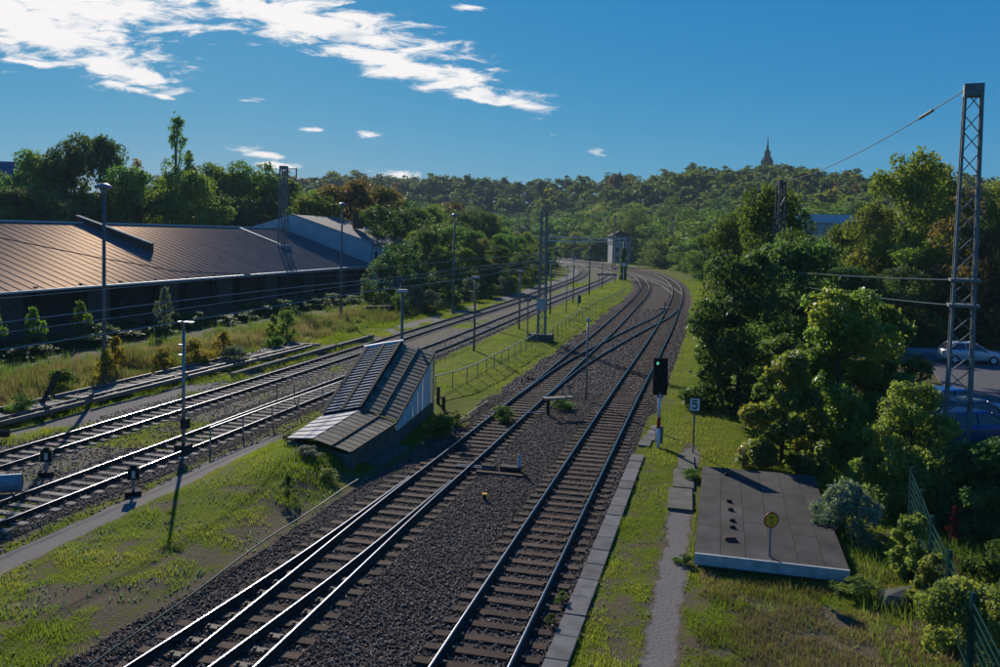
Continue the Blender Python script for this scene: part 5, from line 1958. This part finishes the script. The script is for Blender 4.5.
# weeds and shrubs on the strip before the shed
SHR = [  # s, t, h, w, palette, key, name, label
    (34.6, -11.6, .9, .8, L_mid, 'shrub2', 'bushy weeds in the shade at the foot of the shelter side wall'),
    (36.9, -11.7, .7, .8, L_yel, 'shrub1', 'yellowish weeds at the far end of the shelter side wall'),
    (30.0, -16.0, .5, .6, L_mid, 'shrub0', 'low weeds growing over the sunlit front sheet of the shelter'),
    (36.5, -33.0, 1.5, .9, L_mid, 'shrub0', 'green shrub at the foot of the tall mushroom lamp'),
    (39.0, -32.2, 2.2, .7, L_gold, 'weed0', 'golden weed right beside the tall mushroom lamp'),
    (41.0, -33.2, 2.4, .8, L_gold, 'weed1', 'tall golden weed standing behind the old siding'),
    (44.6, -32.5, 1.5, 1.0, L_gold, 'shrub1', 'low golden shrub behind the old siding before the slim post'),
    (46.8, -32.0, 1.8, 1.2, L_gold, 'shrub2', 'wide golden shrub behind the slim post with the cross plate'),
    (49.6, -31.8, 2.1, .9, L_gold, 'weed0', 'golden weed just right of the slim post'),
    (48.3, -30.1, 1.5, .9, L_silver, 'shrub0', 'grey green shrub on the end of the old siding'),
    (31.6, -30.6, 1.1, .7, L_mid, 'shrub1', 'small green shrub around the leaning broken post'),
    (57.5, -32.6, 2.3, .8, L_yel, 'weed1', 'tall yellow green weeds at the end of the golden strip'),
    (59.5, -32.6, 2.5, 1.1, L_mid, 'shrub2', 'dark green shrub beside the yellow green weeds'),
    (55.0, -31.2, 1.2, .9, L_mid, 'shrub0', 'low green shrub in front of the yellow green weeds'),
    (85.0, -33.4, 2.4, 1.2, L_mid, 'shrub1', 'green shrub beside the timber pile'),
    (91.0, -33.5, 2.6, 1.4, L_silver, 'shrub2', 'silvery shrub behind the timber pile'),
    (95.0, -33.0, 2.3, 1.3, L_silver, 'shrub0', 'silvery shrub right of the timber pile'),
    (100., -32.5, 2.6, 1.5, L_mid, 'shrub1', 'fresh green shrub beyond the silvery ones'),
    (107., -32.3, 3.0, 1.8, L_silver, 'shrub2', 'larger silvery shrub beside the tall slim lamp'),
    (113., -31.5, 2.6, 1.8, L_mid, 'shrub0', 'green shrub below the small yellow tree'),
    (120., -31.2, 2.8, 1.8, L_silver, 'shrub1', 'pale shrub at the edge of the outer yard track in the distance'),
    (126., -31.2, 2.6, 1.8, L_mid, 'shrub2', 'farthest green shrub along the outer yard track'),
    (88.0, -31.0, 1.4, 1.0, L_mid, 'shrub1', 'low shrub on the track side of the timber pile'),
    (26.6, -12.9, .35, .4, L_pale, 'shrub2', 'low whitish weed at the corner of the shelter front'),
    (27.6, -14.2, .4, .5, L_silver, 'shrub0', 'silvery weed clump before the flat shelter roof'),
    (24.3, -13.2, .8, .35, L_dark, 'weed0', 'single dark weed stalk near the ballast below the shelter'),
    (38.3, -9.8, .8, .7, L_mid, 'shrub1', 'weed clump between the main tracks behind the points machine'),
    (42.3, -7.7, .6, .7, L_mid, 'shrub2', 'weed clump beside the points lever'),
    (31.4, -.75, .45, .45, L_mid, 'shrub0', 'weed clump at the back corner of the flat roof'),
    (23.1, -.72, .3, .28, L_mid, 'shrub1', 'weed clump at the front corner of the flat roof'),
    (19.6, -3.42, .35, .2, L_mid, 'weed0', 'small green tuft growing beside the platform edge near the bottom'),
    (18.4, -3.45, .3, .2, L_mid, 'weed1', 'small green tuft growing by the lowest platform edge slabs'),
    (34.2, 1.6, .8, .9, L_dry, 'shrub2', 'dry brown shrub beside the number sign'),
    (22.4, 3.5, .5, .6, L_pale, 'shrub1', 'yellow green weed clump at the front right corner of the flat roof'),
]
for (s_, t_s, h, w, mt, key, lb) in SHR:
    x, y = ST(s_, t_s)
    plant(key, x, y, h, w, mt, 'shrub' if 'shrub' in key else 'weed', lb, cat='shrub' if 'shrub' in key else 'weed', leaf_name='foliage')
for k in range(56):
    s_ = 26 + k * 1.55 + rr.uniform(-.8, .8)
    tt = -42.3 - rr.uniform(0, 2.7)
    x, y = ST(s_, tt)
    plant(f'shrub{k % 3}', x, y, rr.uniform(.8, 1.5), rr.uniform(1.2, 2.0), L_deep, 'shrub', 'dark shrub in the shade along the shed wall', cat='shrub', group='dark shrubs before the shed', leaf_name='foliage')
for (s_, tt, h) in ((43.5, -44.2, 3.6), (46.5, -44., 3.3), (51, -44.2, 3.4), (59, -43.2, 4.1), (39, -44, 3.2)):
    x, y = ST(s_, tt)
    plant('weed0', x, y, h, .9, L_silver if s_ == 59 else L_mid, 'sapling', 'sunlit sapling standing against the dark shed wall', cat='sapling', group='saplings before the shed', leaf_name='foliage')

# ivy on the far mast
rg = np.random.default_rng(5)
n = 2600
z = rg.uniform(.2, 6.6, n)
a = rg.uniform(0, 6.28, n)
r = .25 + .65 * rg.random(n) * (1 - .5 * z / 6.6)
c = np.c_[r * np.cos(a), r * np.sin(a), z]
v, f, t = leaves(c, unit(np.c_[np.cos(a), np.sin(a), .4 + 0 * a] + rg.normal(0, .5, (n, 3))), .3, rg.random(n), rg)
npmesh('ivy', v, f, L_mid, IVY, tint=t)


# ------------------------------------------------------------------ grass and tall weeds
def blades(name, xy, hgt, wid, mat, label, lean=.45, z=None, cat='grass'):
    n = len(xy)
    a = rng.uniform(0, 6.283, n)
    dx, dy = np.cos(a) * wid * .5, np.sin(a) * wid * .5
    la = rng.uniform(0, 6.283, n)
    ln_ = lean * hgt * rng.random(n)
    z0 = (height(xy) if z is None else z) - .01
    v = np.stack([np.c_[xy[:, 0] - dx, xy[:, 1] - dy, z0], np.c_[xy[:, 0] + dx, xy[:, 1] + dy, z0],
                  np.c_[xy[:, 0] + np.cos(la) * ln_, xy[:, 1] + np.sin(la) * ln_, z0 + hgt]], 1).reshape(-1, 3)
    tn = np.clip(.6 * vnoise(xy[:, 0], xy[:, 1], 2.4, 12) + .35 * vnoise(xy[:, 0], xy[:, 1], .5, 13) + .3 * rng.random(n) - .08, 0, 1)
    o = npmesh(name, v, np.arange(3 * n).reshape(n, 3), mat, tint=tn)
    return tag(o, label, cat, kind='stuff')


n = 1500000
y = 11 + 165 * rng.random(n) ** 2.0
x = rng.uniform(-1, 1, n) * (.66 * y + 5)
q = np.c_[x, y]
d, d1, s, t = zone(q)
ok = (d['A'] > -32) & (d['D'] < 14) & (np.minimum.reduce([np.abs(d['A']), np.abs(d['B']), np.abs(d['C']), np.abs(d['D'])]) > 1.3)
ok &= ~((s > 22.9) & (s < 32) & (t > -.5) & (t < 3.5)) & ~((t > -3.3) & (t < -2.84) & (s < 39))
ok &= ~((s > 31.0) & (s < 43) & (t > -15.6) & (t < -11.9))
q, s, t = q[ok], s[ok], t[ok]
g, p_, bb = masks(q)
cl = vnoise(q[:, 0], q[:, 1], .8, 31) * .6 + vnoise(q[:, 0], q[:, 1], .3, 32) * .4
thin = (rng.random(len(q)) < .10 + .25 * (cl > .55)) & (bb < .45) & (p_ < .5)      # scattered weeds on the bare soil
ok = (g * (.38 + 1.15 * cl) > .40) | thin & (rng.random(len(q)) < .95)
q, cl, s, t = q[ok], cl[ok], s[ok], t[ok]
far = 1 + np.clip(q[:, 1] - 25, 0, 150) / 38
lush = 1 + 1.1 * np.exp(-((s - 28.5) / 4.5) ** 2 - ((t + 14.2) / 2.4) ** 2)
blades('grass', q, lush * (.03 + .26 * cl ** 1.8 * rng.random(len(q))) * (.8 + .2 * far), .017 * far, L_grass, 'short green and yellow grass on the island and verges')

# small pale weeds and leaf rosettes dotted over the island and the verges
n = 16000
s = 12 + 40 * rng.random(n) ** 1.3
t = np.where(rng.random(n) < .7, rng.uniform(-17, -11.2, n), rng.uniform(-2.7, 4.5, n))
q = np.c_[s * HX + t * HY, s * HY - t * HX]
cl = vnoise(q[:, 0], q[:, 1], 1.1, 81) * .6 + vnoise(q[:, 0], q[:, 1], .35, 82) * .4
g, p_, bb = masks(q)
ok = (cl > .56) & (bb < .4) & (p_ < .4) & ~((s > 22.8) & (s < 32.2) & (t > -.6)) & ~((s > 30.2) & (t < -11.5))
blades('small_weeds', q[ok], .03 + .12 * rng.random(ok.sum()), np.full(ok.sum(), .06), L_silver, 'pale small leaved weeds dotted over the grass', 1.1, cat='weeds')

# taller rough grass
n = 120000
s = 20 + 84 * rng.random(n) ** 1.25
t = rng.uniform(-39.0, -31.2, n)
q = np.c_[s * HX + t * HY, s * HY - t * HX]
cl = vnoise(q[:, 0], q[:, 1], 2.2, 41) * .5 + vnoise(q[:, 0], q[:, 1], .5, 42) * .5
ok = cl > .45
q, cl, s, t = q[ok], cl[ok], s[ok], t[ok]
band = np.exp(-((t + 34.5) / 3) ** 2)
blades('dry_grass', q, (.10 + 1.6 * cl ** 1.8 * rng.random(len(q))) * (.45 + .75 * band), .035 + .012 * rng.random(len(q)), L_dry, 'tall dry straw coloured grass on the strip before the shed', .4)
n = 45000
s = 20 + 84 * rng.random(n) ** 1.25
t = rng.uniform(-40.5, -31.2, n)
q = np.c_[s * HX + t * HY, s * HY - t * HX]
cl = vnoise(q[:, 0], q[:, 1], 1.6, 45) * .5 + vnoise(q[:, 0], q[:, 1], .6, 46) * .5
ok = cl > .55
blades('tall_weeds', q[ok], .2 + 1.6 * (cl[ok] - .5) * rng.random(ok.sum()) * 2, np.full(ok.sum(), .05), L_mid, 'patches of green weeds among the dry grass before the shed', .5, cat='weeds')
n = 70000
s = 20 + 90 * rng.random(n) ** 1.2
t = rng.uniform(-32.5, -26.8, n)
q = np.c_[s * HX + t * HY, s * HY - t * HX]
cl = vnoise(q[:, 0], q[:, 1], 1.7, 51)
ok = cl > .45
blades('rough_grass', q[ok], .1 + .35 * cl[ok] * rng.random(ok.sum()), np.full(ok.sum(), .03), L_grass, 'rough green grass around the old siding boards', .5)
n = 110000
s = 10 + 16 * rng.random(n)
t = rng.uniform(-.3, 12, n)
q = np.c_[s * HX + t * HY, s * HY - t * HX]
cl = vnoise(q[:, 0], q[:, 1], 1.5, 61) * .6 + vnoise(q[:, 0], q[:, 1], .5, 62) * .4
ok = (cl > .40) & ~((s > 22.8) & (t < 3.6)) & (q[:, 0] < 16)
blades('straw_grass', q[ok], .08 + .4 * (cl[ok] - .3) * rng.random(ok.sum()), np.full(ok.sum(), .018), L_dry, 'sparse straw coloured grass on the bare soil near the green fence', .6)
n = 50000
s = 14 + 40 * rng.random(n)
t = rng.uniform(3.5, 13, n)
q = np.c_[s * HX + t * HY, s * HY - t * HX]
cl = vnoise(q[:, 0], q[:, 1], 1.5, 71)
ok = (cl > .4) & (q[:, 0] > .42 * q[:, 1] - 1)
blades('weeds', q[ok], .1 + .5 * cl[ok] * rng.random(ok.sum()), np.full(ok.sum(), .028), L_mid, 'unmown green weeds under the bushes and along the fence', .6, cat='weeds')
print('hill trees', placed, 'objects', len(bpy.data.objects), 'polys', sum(len(m.polygons) for m in bpy.data.meshes))


# ------------------------------------------------------------------ thin autumn haze round the whole place
hm = bpy.data.materials.new('haze')
hm.use_nodes = True
ht = hm.node_tree
ht.nodes.clear()
pv = N(ht, 'ShaderNodeVolumePrincipled', inp={'Density': .00016, 'Anisotropy': .0})
pv.inputs['Color'].default_value = (.62, .86, 1, 1)
ho = N(ht, 'ShaderNodeOutputMaterial')
ht.links.new(pv.outputs[0], ho.inputs['Volume'])
hb = MB().box((0, 300, 53), (1900, 1300, 112)).build('haze', [hm])
tag(hb, 'thin pale air haze over the whole valley', 'haze', kind='stuff')
